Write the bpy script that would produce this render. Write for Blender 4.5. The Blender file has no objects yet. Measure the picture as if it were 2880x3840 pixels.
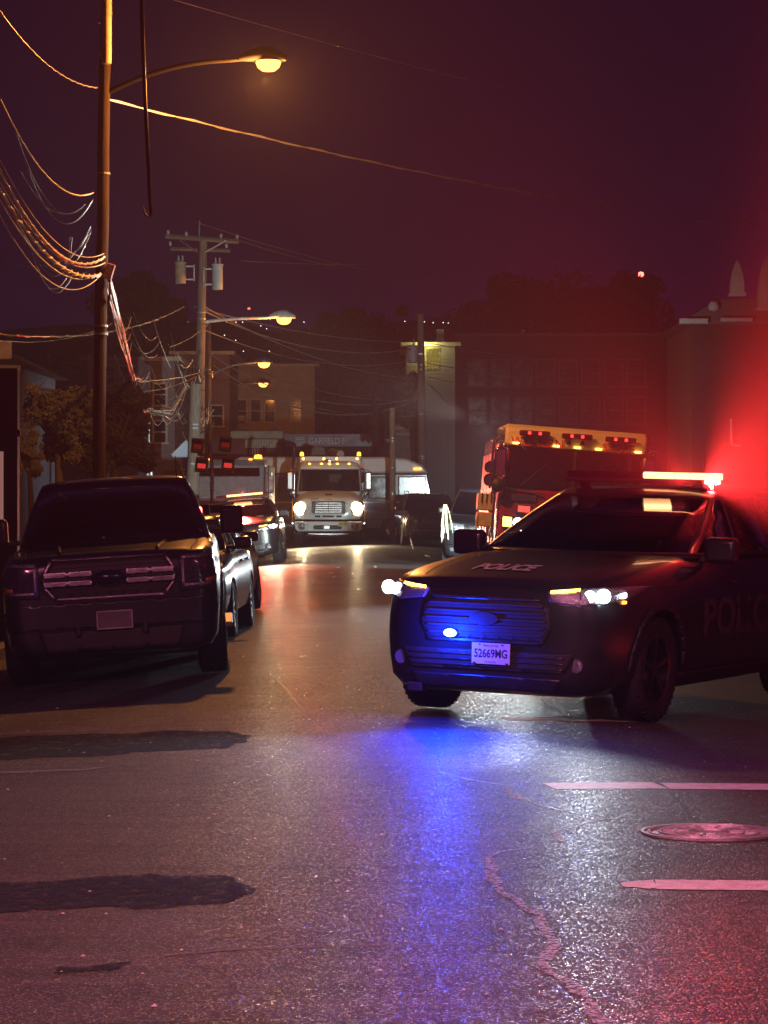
import bpy, bmesh, math, random
from mathutils import Vector, Matrix, noise as mnoise
from mathutils.bvhtree import BVHTree

R = math.radians
random.seed(7)
scn = bpy.context.scene
C = scn.collection

# ------------------------------------------------------------------ camera
F = 10600.0      # focal length in photograph pixels
EYE = 1.62
HOR = 1858.0
cam = bpy.data.cameras.new('camera')
cam.sensor_fit = 'VERTICAL'
cam.sensor_height = 36.0
cam.sensor_width = 27.0
cam.lens = 36.0 * F / 3840.0
cam.shift_y = -(1920 - HOR) / 3840.0
cam.clip_start = 0.5
cam.clip_end = 3000
camo = bpy.data.objects.new('camera', cam)
C.objects.link(camo)
camo.location = (0, 0, EYE)
camo.rotation_euler = (R(90), 0, 0)
scn.camera = camo

# ------------------------------------------------------------------ world, exposure
w = bpy.data.worlds.new("World")
scn.world = w
w.use_nodes = True
wn, wl = w.node_tree.nodes, w.node_tree.links
wn.clear()
wo = wn.new('ShaderNodeOutputWorld')
wb = wn.new('ShaderNodeBackground')
tc = wn.new('ShaderNodeTexCoord')
sep = wn.new('ShaderNodeSeparateXYZ')
cr = wn.new('ShaderNodeValToRGB')
cr.color_ramp.elements[0].position = 0.0
cr.color_ramp.elements[0].color = (0.0085, 0.0024, 0.0160, 1)
cr.color_ramp.elements[1].position = 0.30
cr.color_ramp.elements[1].color = (0.0030, 0.0009, 0.0085, 1)
wl.new(tc.outputs['Generated'], sep.inputs[0])
wl.new(sep.outputs['Z'], cr.inputs[0])
wl.new(cr.outputs[0], wb.inputs['Color'])
wb.inputs['Strength'].default_value = 1.0
wl.new(wb.outputs[0], wo.inputs['Surface'])

vs = scn.view_settings
vs.view_transform = 'Standard'
vs.look = 'None'
vs.exposure = 0.0
vs.gamma = 1.0
vs.use_curve_mapping = False
scn.render.engine = 'CYCLES'
cy = scn.cycles
cy.use_denoising = True
cy.max_bounces = 5
cy.diffuse_bounces = 2
cy.glossy_bounces = 3
cy.transmission_bounces = 4
cy.transparent_max_bounces = 10
cy.volume_bounces = 0
cy.caustics_reflective = False
cy.caustics_refractive = False
cy.sample_clamp_indirect = 3.0
cy.use_light_tree = True

HAZE_DENSITY = 0.0008
HAZE_G = 0.25


def P(px, py, d):
    """world point that shows at photograph pixel (px, py) when it stands d metres away"""
    return Vector(((px - 1440) / F * d, d, EYE + (HOR - py) / F * d))


def smooth(a, b, t):
    t = max(0.0, min(1.0, (t - a) / (b - a)))
    return t * t * (3 - 2 * t)


CROWN = 0.0125


def ground_z(x, y):
    xx = min(abs(x), 4.7)
    return -CROWN * xx * xx * smooth(11, 24, y)


def roll_at(x, y):
    return 2 * CROWN * x * smooth(11, 24, y)


# ------------------------------------------------------------------ materials
MATS = {}


def mat(name, col, rough=0.5, metal=0.0, var=0.25, vscale=6.0, bump=0.0, bscale=40.0, emit=None, estr=0.0,
        spec=0.5, coat=0.0, stretch=None, rvar=0.15):
    if name in MATS:
        return MATS[name]
    m = bpy.data.materials.new(name)
    m.use_nodes = True
    nt = m.node_tree
    b = nt.nodes['Principled BSDF']
    b.inputs['Roughness'].default_value = rough
    b.inputs['Metallic'].default_value = metal
    b.inputs['Specular IOR Level'].default_value = spec
    if coat:
        b.inputs['Coat Weight'].default_value = coat
        b.inputs['Coat Roughness'].default_value = 0.06
    if emit:
        b.inputs['Emission Color'].default_value = (*emit, 1)
        b.inputs['Emission Strength'].default_value = estr
        m.cycles.emission_sampling = 'NONE'
    b.inputs['Base Color'].default_value = (*col, 1)
    if var > 0:
        t = nt.nodes.new('ShaderNodeTexCoord')
        mp = nt.nodes.new('ShaderNodeMapping')
        if stretch:
            mp.inputs['Scale'].default_value = stretch
        nt.links.new(t.outputs['Object'], mp.inputs[0])
        n = nt.nodes.new('ShaderNodeTexNoise')
        n.inputs['Scale'].default_value = vscale
        n.inputs['Detail'].default_value = 6
        n.inputs['Roughness'].default_value = 0.65
        nt.links.new(mp.outputs[0], n.inputs['Vector'])
        r = nt.nodes.new('ShaderNodeValToRGB')
        r.color_ramp.elements[0].position = 0.3
        r.color_ramp.elements[0].color = (*[c * (1 - var) for c in col], 1)
        r.color_ramp.elements[1].position = 0.7
        r.color_ramp.elements[1].color = (*[min(1, c * (1 + var)) for c in col], 1)
        nt.links.new(n.outputs['Fac'], r.inputs[0])
        nt.links.new(r.outputs[0], b.inputs['Base Color'])
        if rvar:
            mr = nt.nodes.new('ShaderNodeMapRange')
            mr.inputs['To Min'].default_value = max(0.02, rough - rvar)
            mr.inputs['To Max'].default_value = min(1, rough + rvar)
            nt.links.new(n.outputs['Fac'], mr.inputs['Value'])
            nt.links.new(mr.outputs[0], b.inputs['Roughness'])
        if bump > 0:
            n2 = nt.nodes.new('ShaderNodeTexNoise')
            n2.inputs['Scale'].default_value = bscale
            n2.inputs['Detail'].default_value = 5
            nt.links.new(mp.outputs[0], n2.inputs['Vector'])
            bp = nt.nodes.new('ShaderNodeBump')
            bp.inputs['Strength'].default_value = bump
            bp.inputs['Distance'].default_value = 0.02
            nt.links.new(n2.outputs['Fac'], bp.inputs['Height'])
            nt.links.new(bp.outputs[0], b.inputs['Normal'])
    MATS[name] = m
    return m


def emis(name, col, strength):
    if name in MATS:
        return MATS[name]
    m = bpy.data.materials.new(name)
    m.use_nodes = True
    nt = m.node_tree
    nt.nodes.clear()
    o = nt.nodes.new('ShaderNodeOutputMaterial')
    e = nt.nodes.new('ShaderNodeEmission')
    e.inputs[0].default_value = (*col, 1)
    e.inputs[1].default_value = strength
    nt.links.new(e.outputs[0], o.inputs[0])
    m.cycles.emission_sampling = 'NONE'
    MATS[name] = m
    return m


def glass(name, tint, refl=0.06, rough=0.02):
    if name in MATS:
        return MATS[name]
    m = bpy.data.materials.new(name)
    m.use_nodes = True
    nt = m.node_tree
    nt.nodes.clear()
    o = nt.nodes.new('ShaderNodeOutputMaterial')
    tr = nt.nodes.new('ShaderNodeBsdfTransparent')
    tr.inputs[0].default_value = (*tint, 1)
    gl = nt.nodes.new('ShaderNodeBsdfGlossy')
    gl.inputs['Roughness'].default_value = rough
    gl.inputs['Color'].default_value = (0.9, 0.9, 0.95, 1)
    fr = nt.nodes.new('ShaderNodeFresnel')
    fr.inputs[0].default_value = 1.5
    mx = nt.nodes.new('ShaderNodeMixShader')
    nt.links.new(fr.outputs[0], mx.inputs[0])
    nt.links.new(tr.outputs[0], mx.inputs[1])
    nt.links.new(gl.outputs[0], mx.inputs[2])
    nt.links.new(mx.outputs[0], o.inputs[0])
    MATS[name] = m
    return m


def asphalt_material():
    m = bpy.data.materials.new('asphalt')
    m.use_nodes = True
    nt = m.node_tree
    N, L = nt.nodes, nt.links
    b = N['Principled BSDF']
    t = N.new('ShaderNodeTexCoord')

    def noise(scale, detail=4, rough=0.6, src=None):
        n = N.new('ShaderNodeTexNoise')
        n.inputs['Scale'].default_value = scale
        n.inputs['Detail'].default_value = detail
        n.inputs['Roughness'].default_value = rough
        L.new(src or t.outputs['Object'], n.inputs['Vector'])
        return n

    def ramp(src, p0, c0, p1, c1):
        r = N.new('ShaderNodeValToRGB')
        r.color_ramp.elements[0].position = p0
        r.color_ramp.elements[0].color = (*c0, 1)
        r.color_ramp.elements[1].position = p1
        r.color_ramp.elements[1].color = (*c1, 1)
        L.new(src, r.inputs[0])
        return r

    def mix(fac, a, bb, typ='MIX'):
        x = N.new('ShaderNodeMix')
        x.data_type = 'RGBA'
        x.blend_type = typ
        if isinstance(fac, float):
            x.inputs[0].default_value = fac
        else:
            L.new(fac, x.inputs[0])
        L.new(a, x.inputs[6])
        L.new(bb, x.inputs[7])
        return x.outputs[2]
    # aggregate stones
    v = N.new('ShaderNodeTexVoronoi')
    v.inputs['Scale'].default_value = 115
    L.new(t.outputs['Object'], v.inputs['Vector'])
    stone = ramp(v.outputs['Distance'], 0.25, (1, 1, 1), 0.5, (0, 0, 0))
    vsep = N.new('ShaderNodeSeparateColor')
    L.new(v.outputs['Color'], vsep.inputs[0])
    pick = ramp(vsep.outputs[0], 0.70, (0, 0, 0), 0.9, (1, 1, 1))
    mm = N.new('ShaderNodeMath')
    mm.operation = 'MULTIPLY'
    L.new(stone.outputs[0], mm.inputs[0])
    L.new(pick.outputs[0], mm.inputs[1])
    big = noise(0.35, 5, 0.6)
    base = ramp(big.outputs[0], 0.3, (0.024, 0.022, 0.023), 0.7, (0.064, 0.058, 0.058))
    fine = noise(160, 3, 0.7)
    fr = ramp(fine.outputs[0], 0.3, (0.45, 0.45, 0.45), 0.7, (1.5, 1.5, 1.5))
    c1 = mix(1.0, base.outputs[0], fr.outputs[0], 'MULTIPLY')
    sc = N.new('ShaderNodeRGB')
    sc.outputs[0].default_value = (0.42, 0.40, 0.39, 1)
    c2 = mix(mm.outputs[0], c1, sc.outputs[0])
    # worn streaks lying across the road
    mp = N.new('ShaderNodeMapping')
    mp.inputs['Scale'].default_value = (0.22, 2.2, 1)
    L.new(t.outputs['Object'], mp.inputs[0])
    st = noise(1.6, 5, 0.65, mp.outputs[0])
    sr = ramp(st.outputs[0], 0.35, (0.62, 0.62, 0.62), 0.65, (1.25, 1.22, 1.2))
    c3 = mix(1.0, c2, sr.outputs[0], 'MULTIPLY')
    L.new(c3, b.inputs['Base Color'])
    # roughness
    rn = noise(5, 5, 0.6)
    rr = N.new('ShaderNodeMapRange')
    rr.inputs['To Min'].default_value = 0.50
    rr.inputs['To Max'].default_value = 0.78
    L.new(rn.outputs[0], rr.inputs['Value'])
    rs = N.new('ShaderNodeMix')
    rs.data_type = 'FLOAT'
    L.new(pick.outputs[0], rs.inputs[0])
    L.new(rr.outputs[0], rs.inputs[2])
    rs.inputs[3].default_value = 0.25
    L.new(rs.outputs[0], b.inputs['Roughness'])
    b.inputs['Specular IOR Level'].default_value = 0.22
    # bump
    v2 = N.new('ShaderNodeTexVoronoi')
    v2.inputs['Scale'].default_value = 115
    L.new(t.outputs['Object'], v2.inputs['Vector'])
    bp = N.new('ShaderNodeBump')
    bp.invert = True
    bp.inputs['Strength'].default_value = 1.0
    bp.inputs['Distance'].default_value = 0.006
    L.new(v2.outputs['Distance'], bp.inputs['Height'])
    n3 = noise(26, 4, 0.7)
    bp2 = N.new('ShaderNodeBump')
    bp2.inputs['Strength'].default_value = 0.25
    bp2.inputs['Distance'].default_value = 0.012
    L.new(n3.outputs[0], bp2.inputs['Height'])
    L.new(bp.outputs[0], bp2.inputs['Normal'])
    L.new(bp2.outputs[0], b.inputs['Normal'])
    return m


black_paint = mat('black_paint', (0.016, 0.016, 0.019), 0.30, 0.0, 0.25, 3, coat=0.6, rvar=0.02)
dark_blue_paint = mat('dark_blue_paint', (0.012, 0.013, 0.022), 0.25, 0.0, 0.3, 3, coat=0.7, rvar=0.02)
dark_plastic = mat('dark_plastic', (0.018, 0.018, 0.02), 0.55, bump=0.1)
rubber = mat('tyre_rubber', (0.014, 0.014, 0.015), 0.8, bump=0.3)
chrome = mat('chrome', (0.7, 0.7, 0.72), 0.14, 1.0, 0.1)
dull_chrome = mat('dull_chrome', (0.45, 0.44, 0.45), 0.34, 1.0, 0.2)
alloy = mat('alloy', (0.5, 0.5, 0.52), 0.3, 1.0, 0.15)
dark_alloy = mat('dark_alloy', (0.12, 0.12, 0.13), 0.35, 0.9, 0.15)
seat_cloth = mat('seat_cloth', (0.03, 0.03, 0.035), 0.9)
lamp_clear = mat('lamp_clear', (0.35, 0.36, 0.4), 0.12, 0.7, 0.2, 30, bump=0.4, bscale=60)
white_paint = mat('white_paint', (0.60, 0.66, 0.68), 0.35, 0.0, 0.1, 3, coat=0.3)
red_paint = mat('red_paint', (0.36, 0.012, 0.012), 0.28, 0.0, 0.2, 3, coat=0.6)
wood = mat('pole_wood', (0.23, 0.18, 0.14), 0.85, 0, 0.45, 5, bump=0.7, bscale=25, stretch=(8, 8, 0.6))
galv = mat('galvanised', (0.42, 0.43, 0.44), 0.45, 0.8, 0.25, 8)
cable_black = mat('cable_black', (0.03, 0.03, 0.032), 0.45)
cable_grey = mat('cable_grey', (0.42, 0.38, 0.34), 0.35, 0.3, 0.3, 3)
tank_grey = mat('tank_grey', (0.5, 0.53, 0.5), 0.5, 0.0, 0.2, 5)
tank_rust = mat('tank_rust', (0.42, 0.30, 0.18), 0.7, 0.0, 0.5, 5)
white_ink = mat('reflective_white', (0.75, 0.75, 0.75), 0.4, 0, 0.1)
dark_ink = mat('dark_ink', (0.02, 0.02, 0.03), 0.5, 0, 0)
red_ink = mat('red_ink', (0.55, 0.02, 0.02), 0.4, 0, 0.1)
car_glass = glass('car_glass', (0.72, 0.76, 0.78))
dark_glass = glass('dark_glass', (0.28, 0.28, 0.30))
clear_glass = glass('clear_glass', (0.7, 0.74, 0.74))
pane_glass = mat('window_pane_glass', (0.012, 0.013, 0.016), 0.08, 0, 0.3, 2)
e_white = emis('lit_white_lamp', (0.80, 0.92, 1.0), 22)
e_warm = emis('lit_warm_lamp', (1.0, 0.80, 0.45), 22)
e_sodium = emis('lit_sodium_lens', (1.0, 0.42, 0.08), 4.5)
e_amber = emis('lit_amber_lamp', (1.0, 0.36, 0.03), 5)
e_amber_hot = emis('lit_amber_lamp_bright', (1.0, 0.50, 0.07), 9)
e_red_hot = emis('lit_red_flasher', (1.0, 0.42, 0.16), 4.5)
e_red = emis('lit_red_lamp', (1.0, 0.04, 0.03), 3)
e_blue_hot = emis('lit_blue_flasher', (0.25, 0.75, 1.0), 18)
red_lens = mat('red_lens', (0.10, 0.005, 0.006), 0.2, 0, 0.1)
blue_lens = mat('blue_lens', (0.004, 0.006, 0.04), 0.2, 0, 0.1)
amber_lens = mat('amber_lens', (0.5, 0.18, 0.02), 0.25, 0, 0.1)


# ------------------------------------------------------------------ mesh helpers
def link(name, me, parent=None, m=None):
    o = bpy.data.objects.new(name, me)
    C.objects.link(o)
    if parent is not None:
        o.parent = parent
    if m is not None and me is not None:
        me.materials.append(m)
    return o


def tag(o, label=None, cat=None, group=None, kind=None):
    if label:
        o['label'] = label
    if cat:
        o['category'] = cat
    if group:
        o['group'] = group
    if kind:
        o['kind'] = kind
    return o


def root(name, loc, rot=(0, 0, 0), label=None, cat=None, group=None):
    o = bpy.data.objects.new(name, None)
    o.empty_display_size = 0.3
    C.objects.link(o)
    o.location = loc
    o.rotation_euler = rot
    return tag(o, label, cat, group)


class MB:
    def __init__(self):
        self.v, self.f = [], []

    def add(self, vs_, fs_):
        n = len(self.v)
        self.v += [tuple(v) for v in vs_]
        self.f += [tuple(i + n for i in f) for f in fs_]
        return self

    def box(self, c, s, rot=None):
        hx, hy, hz = s[0] / 2, s[1] / 2, s[2] / 2
        pts = [Vector((x, y, z)) for x in (-hx, hx) for y in (-hy, hy) for z in (-hz, hz)]
        if rot is not None:
            M = Matrix.Rotation(rot[0], 3, 'X') if len(rot) == 1 else (Matrix.Rotation(rot[2], 3, 'Z') @ Matrix.Rotation(rot[1], 3, 'Y') @ Matrix.Rotation(rot[0], 3, 'X'))
            pts = [M @ p for p in pts]
        pts = [p + Vector(c) for p in pts]
        return self.add(pts, [(0, 1, 3, 2), (4, 6, 7, 5), (0, 4, 5, 1), (2, 3, 7, 6), (0, 2, 6, 4), (1, 5, 7, 3)])

    def tube(self, pts, r, n=8, caps=True):
        pts = [Vector(p) for p in pts]
        rs = r if isinstance(r, (list, tuple)) else [r] * len(pts)
        vs_, fs_ = [], []
        up = None
        for i, p in enumerate(pts):
            a = pts[max(0, i - 1)]
            b = pts[min(len(pts) - 1, i + 1)]
            d = (b - a)
            d = d.normalized() if d.length > 1e-9 else Vector((0, 0, 1))
            if up is None:
                up = Vector((0, 0, 1)) if abs(d.z) < 0.9 else Vector((1, 0, 0))
            s = d.cross(up)
            if s.length < 1e-5:
                s = d.orthogonal()
            s.normalize()
            u = s.cross(d).normalized()
            up = u
            for k in range(n):
                t = 2 * math.pi * k / n
                vs_.append(p + (s * math.cos(t) + u * math.sin(t)) * rs[i])
        for i in range(len(pts) - 1):
            for k in range(n):
                k2 = (k + 1) % n
                fs_.append((i * n + k, i * n + k2, (i + 1) * n + k2, (i + 1) * n + k))
        if caps:
            fs_.append(tuple(reversed(range(n))))
            fs_.append(tuple((len(pts) - 1) * n + k for k in range(n)))
        return self.add(vs_, fs_)

    def lathe(self, prof, c, axis='z', n=24, close=False):
        """prof: list of (radius, along)"""
        vs_, fs_ = [], []
        for (r_, h_) in prof:
            for k in range(n):
                t = 2 * math.pi * k / n
                a, b_ = r_ * math.cos(t), r_ * math.sin(t)
                if axis == 'z':
                    vs_.append((c[0] + a, c[1] + b_, c[2] + h_))
                elif axis == 'x':
                    vs_.append((c[0] + h_, c[1] + a, c[2] + b_))
                else:
                    vs_.append((c[0] + a, c[1] + h_, c[2] + b_))
        m = len(prof)
        for i in range(m - 1 if not close else m):
            i2 = (i + 1) % m
            for k in range(n):
                k2 = (k + 1) % n
                fs_.append((i * n + k, i * n + k2, i2 * n + k2, i2 * n + k))
        if not close:
            fs_.append(tuple(reversed(range(n))))
            fs_.append(tuple((m - 1) * n + k for k in range(n)))
        return self.add(vs_, fs_)

    def prism(self, outline, lo, hi, axis='y'):
        """outline 2D extruded along axis from lo to hi; (a,b) -> x,z for y; y,z for x; x,y for z"""
        n = len(outline)
        vs_ = []
        for t in (lo, hi):
            for a, b_ in outline:
                vs_.append({'y': (a, t, b_), 'x': (t, a, b_), 'z': (a, b_, t)}[axis])
        fs_ = [tuple(range(n)), tuple(range(2 * n - 1, n - 1, -1))]
        for i in range(n):
            j = (i + 1) % n
            fs_.append((i, i + n, j + n, j))
        return self.add(vs_, fs_)

    def mesh(self, name, fix=True):
        me = bpy.data.meshes.new(name)
        me.from_pydata(self.v, [], self.f)
        if fix:
            bm = bmesh.new()
            bm.from_mesh(me)
            bmesh.ops.recalc_face_normals(bm, faces=bm.faces)
            bm.to_mesh(me)
            bm.free()
        me.update()
        return me

    def build(self, name, m, parent=None, smooth_deg=None, bevel=0.0, seg=2):
        me = self.mesh(name)
        if smooth_deg is not None:
            shade(me, smooth_deg)
        o = link(name, me, parent, m)
        if bevel > 0:
            b = o.modifiers.new('bevel', 'BEVEL')
            b.width = bevel
            b.segments = seg
            b.limit_method = 'ANGLE'
            b.angle_limit = R(35)
        return o


def shade(me, deg=40):
    me.polygons.foreach_set('use_smooth', [True] * len(me.polygons))
    bm = bmesh.new()
    bm.from_mesh(me)
    lim = R(deg)
    for e in bm.edges:
        if len(e.link_faces) == 2:
            try:
                e.smooth = e.calc_face_angle() < lim
            except ValueError:
                pass
        else:
            e.smooth = True
    bm.to_mesh(me)
    bm.free()


def interp(keys, t):
    """smooth (monotone-ish) interpolation of [(t, v), ...]"""
    if t <= keys[0][0]:
        return keys[0][1]
    if t >= keys[-1][0]:
        return keys[-1][1]
    for i in range(len(keys) - 1):
        a, b = keys[i], keys[i + 1]
        if a[0] <= t <= b[0]:
            u = (t - a[0]) / (b[0] - a[0])
            def slope(j):
                if j <= 0 or j >= len(keys) - 1:
                    k, l = (0, 1) if j <= 0 else (len(keys) - 2, len(keys) - 1)
                    return (keys[l][1] - keys[k][1]) / (keys[l][0] - keys[k][0])
                s0 = (keys[j][1] - keys[j - 1][1]) / (keys[j][0] - keys[j - 1][0])
                s1 = (keys[j + 1][1] - keys[j][1]) / (keys[j + 1][0] - keys[j][0])
                if s0 * s1 <= 0:
                    return 0.0
                return 2 * s0 * s1 / (s0 + s1)
            h = b[0] - a[0]
            m0, m1 = slope(i) * h, slope(i + 1) * h
            return (2 * u**3 - 3 * u**2 + 1) * a[1] + (u**3 - 2 * u**2 + u) * m0 + (-2 * u**3 + 3 * u**2) * b[1] + (u**3 - u**2) * m1


def loft_body(ys, W, ZB, ZT, prof):
    """closed car body: half section prof = [(wfrac, hfrac)...] bottom centre to top centre"""
    half = len(prof)
    ring = 2 * half - 2
    vs_, fs_ = [], []
    for y in ys:
        wv, zb, zt = interp(W, y), interp(ZB, y), interp(ZT, y)
        row = [(a * wv, zb + b * (zt - zb)) for a, b in prof]
        full = row + [(-a, b) for a, b in reversed(row[1:-1])]
        vs_ += [(a, y, b) for a, b in full]
    for i in range(len(ys) - 1):
        for k in range(ring):
            k2 = (k + 1) % ring
            fs_.append((i * ring + k, (i + 1) * ring + k, (i + 1) * ring + k2, i * ring + k2))
    fs_.append(tuple(range(ring)))
    fs_.append(tuple(reversed([(len(ys) - 1) * ring + k for k in range(ring)])))
    mb = MB()
    mb.add(vs_, fs_)
    return mb.mesh('body')


def boolean_cut(me, cutters):
    """me minus the meshes in cutters"""
    a = bpy.data.objects.new('tmp', me)
    C.objects.link(a)
    cs = []
    for c in cutters:
        co = bpy.data.objects.new('tmpc', c)
        C.objects.link(co)
        cs.append(co)
        mo = a.modifiers.new('b', 'BOOLEAN')
        mo.operation = 'DIFFERENCE'
        mo.solver = 'EXACT'
        mo.object = co
    bpy.context.view_layer.update()
    dg = bpy.context.evaluated_depsgraph_get()
    out = bpy.data.meshes.new_from_object(a.evaluated_get(dg))
    bpy.data.objects.remove(a)
    for co in cs:
        m_ = co.data
        bpy.data.objects.remove(co)
        bpy.data.meshes.remove(m_)
    return out


def bvh_of(me):
    return BVHTree.FromPolygons([v.co for v in me.vertices], [tuple(p.vertices) for p in me.polygons])


def cast(bvh, a, b, axis, off):
    if axis == 'front':
        o, d = Vector((a, -8, b)), Vector((0, 1, 0))
    elif axis == 'right':
        o, d = Vector((8, a, b)), Vector((-1, 0, 0))
    elif axis == 'left':
        o, d = Vector((-8, a, b)), Vector((1, 0, 0))
    else:
        o, d = Vector((a, b, 8)), Vector((0, 0, -1))
    h = bvh.ray_cast(o, d)
    if h[0] is None:
        h = bvh.find_nearest(o + d * 7)
        q = Vector(h[0])
        return q - d * off
    n = h[1]
    if n.dot(d) > 0:
        n = -n
    return Vector(h[0]) + (n - d).normalized() * off


def conform(name, outlines, bvh, axis, off, m, parent, thick=0.0, step=0.05):
    """panel(s) with the given 2D outline(s) laid onto a surface"""
    if outlines and not isinstance(outlines[0][0], (tuple, list)):
        outlines = [outlines]
    bm = bmesh.new()
    for ol in outlines:
        vs_ = [bm.verts.new((a, b, 0)) for a, b in ol]
        bm.faces.new(vs_)
    bmesh.ops.triangulate(bm, faces=bm.faces)
    for _ in range(5):
        long = [e for e in bm.edges if e.calc_length() > step]
        if not long:
            break
        bmesh.ops.subdivide_edges(bm, edges=long, cuts=1)
        bmesh.ops.triangulate(bm, faces=bm.faces)
    for v in bm.verts:
        v.co = cast(bvh, v.co.x, v.co.y, axis, off)
    bmesh.ops.recalc_face_normals(bm, faces=bm.faces)
    me = bpy.data.meshes.new(name)
    bm.to_mesh(me)
    bm.free()
    me.polygons.foreach_set('use_smooth', [True] * len(me.polygons))
    o = link(name, me, parent, m)
    if thick:
        s = o.modifiers.new('solid', 'SOLIDIFY')
        s.thickness = thick
        s.offset = 0
    return o


def text_polys(s, size, align='CENTER', xs=1.0, bold=0.0):
    cu = bpy.data.curves.new('t', 'FONT')
    cu.body = s
    cu.size = size
    cu.align_x = align
    cu.align_y = 'CENTER'
    cu.resolution_u = 3
    cu.offset = bold
    o = bpy.data.objects.new('t', cu)
    C.objects.link(o)
    bpy.context.view_layer.update()
    me = bpy.data.meshes.new_from_object(o.evaluated_get(bpy.context.evaluated_depsgraph_get()))
    vs_ = [(v.co.x * xs, v.co.y) for v in me.vertices]
    fs_ = [tuple(p.vertices) for p in me.polygons]
    bpy.data.objects.remove(o)
    bpy.data.curves.remove(cu)
    bpy.data.meshes.remove(me)
    return vs_, fs_


def text_obj(name, s, size, m, parent, fn, xs=1.0, bold=0.0):
    """flat lettering; fn maps text x,y to a 3D point"""
    vs_, fs_ = text_polys(s, size, xs=xs, bold=bold)
    me = bpy.data.meshes.new(name)
    me.from_pydata([tuple(fn(a, b)) for a, b in vs_], [], fs_)
    me.update()
    return link(name, me, parent, m)


def lamp(kind, name, loc, col, watts, size=0.1, target=None, angle=90, blend=0.6, parent=None):
    l = bpy.data.lights.new(name, kind)
    l.color = col
    l.energy = watts
    if kind == 'SPOT':
        l.spot_size = R(angle)
        l.spot_blend = blend
        l.shadow_soft_size = size
    elif kind == 'POINT':
        l.shadow_soft_size = size
    o = bpy.data.objects.new(name, l)
    C.objects.link(o)
    o.location = loc
    if target is not None:
        o.rotation_euler = (Vector(target) - Vector(loc)).to_track_quat('-Z', 'Y').to_euler()
    if parent is not None:
        o.parent = parent
    return o


# ------------------------------------------------------------------ the setting
asphalt = asphalt_material()


def sheet(name, xs, ys, zf, m, kind='structure'):
    vs_ = [(x, y, zf(x, y)) for y in ys for x in xs]
    n = len(xs)
    fs_ = [(j * n + i, j * n + i + 1, (j + 1) * n + i + 1, (j + 1) * n + i) for j in range(len(ys) - 1) for i in range(n - 1)]
    me = bpy.data.meshes.new(name)
    me.from_pydata(vs_, [], fs_)
    me.polygons.foreach_set('use_smooth', [True] * len(me.polygons))
    o = link(name, me, None, m)
    return tag(o, kind=kind)


xs = [-60, -30, -15, -10, -7, -5.5] + [-4.7 + 0.2 * i for i in range(48)] + [5.5, 7, 10, 15, 30, 60]
ys = [-30, -10, 0] + [2 + i for i in range(28)] + [32 + 3 * i for i in range(30)] + [130, 150, 200, 260]
sheet('road', xs, ys, ground_z, asphalt)
dirt = mat('ground_dirt', (0.05, 0.045, 0.035), 0.95, 0, 0.5, 0.8, bump=0.5, bscale=12)
sheet('ground', [-420, -100, 0, 100, 420], [-30, 60, 200, 420], lambda x, y: -0.33, dirt)

concrete = mat('concrete', (0.26, 0.25, 0.23), 0.85, 0, 0.3, 4, bump=0.4, bscale=30)
for (x0, x1, y0, y1) in ((-8.5, -4.3, 27, 97), (4.75, 8.5, 27, 97), (-9, -4.3, 107, 150), (1.2, 9, 107, 150)):
    sw = bpy.data.objects.new('pavement', None)
    C.objects.link(sw)
    sw['kind'] = 'structure'
    kx = x1 - 0.075 if x1 <= 0 else x0 + 0.075
    zt = ground_z(kx, y0) + 0.13
    # kerb, one stone after another
    k = MB().box((0, 0, 0), (0.15, 2.38, 0.30)).mesh('kerb_stone')
    yy = y0 + 1.2
    while yy < y1:
        o = link('kerb_stone', k, sw)
        if not k.materials:
            k.materials.append(concrete)
        o.location = (kx, yy, zt - 0.148)
        yy += 2.4
    px0, px1 = (x0, x1 - 0.155) if x1 <= 0 else (x0 + 0.155, x1)
    sl = MB().box((0, 0, 0), (px1 - px0, 1.58, 0.2)).mesh('paving_slab')
    sl.materials.append(concrete)
    yy = y0 + 0.8
    while yy < y1:
        o = link('paving_slab', sl, sw)
        o.location = ((px0 + px1) / 2, yy, zt - 0.103)
        yy += 1.6

# painted crossing lines (transverse)
paint = mat('road_paint', (0.80, 0.74, 0.68), 0.6, 0, 0.35, 14, bump=0.35, bscale=60)


def ragged_strip(name, pts, widths, z, m, kind='structure', jag=0.01, step=0.06, par=None, wv=0.0):
    """thin sheet along a ground polyline with uneven edges"""
    out = []
    for i in range(len(pts) - 1):
        a, b = Vector(pts[i]), Vector(pts[i + 1])
        n = max(1, int((b - a).length / step))
        for k in range(n):
            t = k / n
            out.append((a.lerp(b, t), widths[i] * (1 - t) + widths[i + 1] * t))
    out.append((Vector(pts[-1]), widths[-1]))
    vs_, fs_ = [], []
    for i, (p, wd) in enumerate(out):
        q0 = out[max(0, i - 1)][0]
        q1 = out[min(len(out) - 1, i + 1)][0]
        d = (q1 - q0).normalized()
        nn = Vector((-d.y, d.x))
        p = p + nn * random.uniform(-jag, jag) * 0.7
        if wv:
            wd = wd * (1 + wv * 1.6 * mnoise.noise(Vector((p.x * 9, p.y * 5, 2))))
            p = p + nn * .02 * mnoise.noise(Vector((p.x * 7, p.y * 4, 8)))
        for s in (-1, 1):
            q = p + nn * s * max(0.002, wd / 2 + random.uniform(-jag, jag))
            vs_.append((q.x, q.y, ground_z(q.x, q.y) + z))
    for i in range(len(out) - 1):
        fs_.append((2 * i, 2 * i + 1, 2 * i + 3, 2 * i + 2))
    me = bpy.data.meshes.new(name)
    me.from_pydata(vs_, [], fs_)
    o = link(name, me, par, m)
    if par is None:
        o['kind'] = kind
    return o


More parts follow.
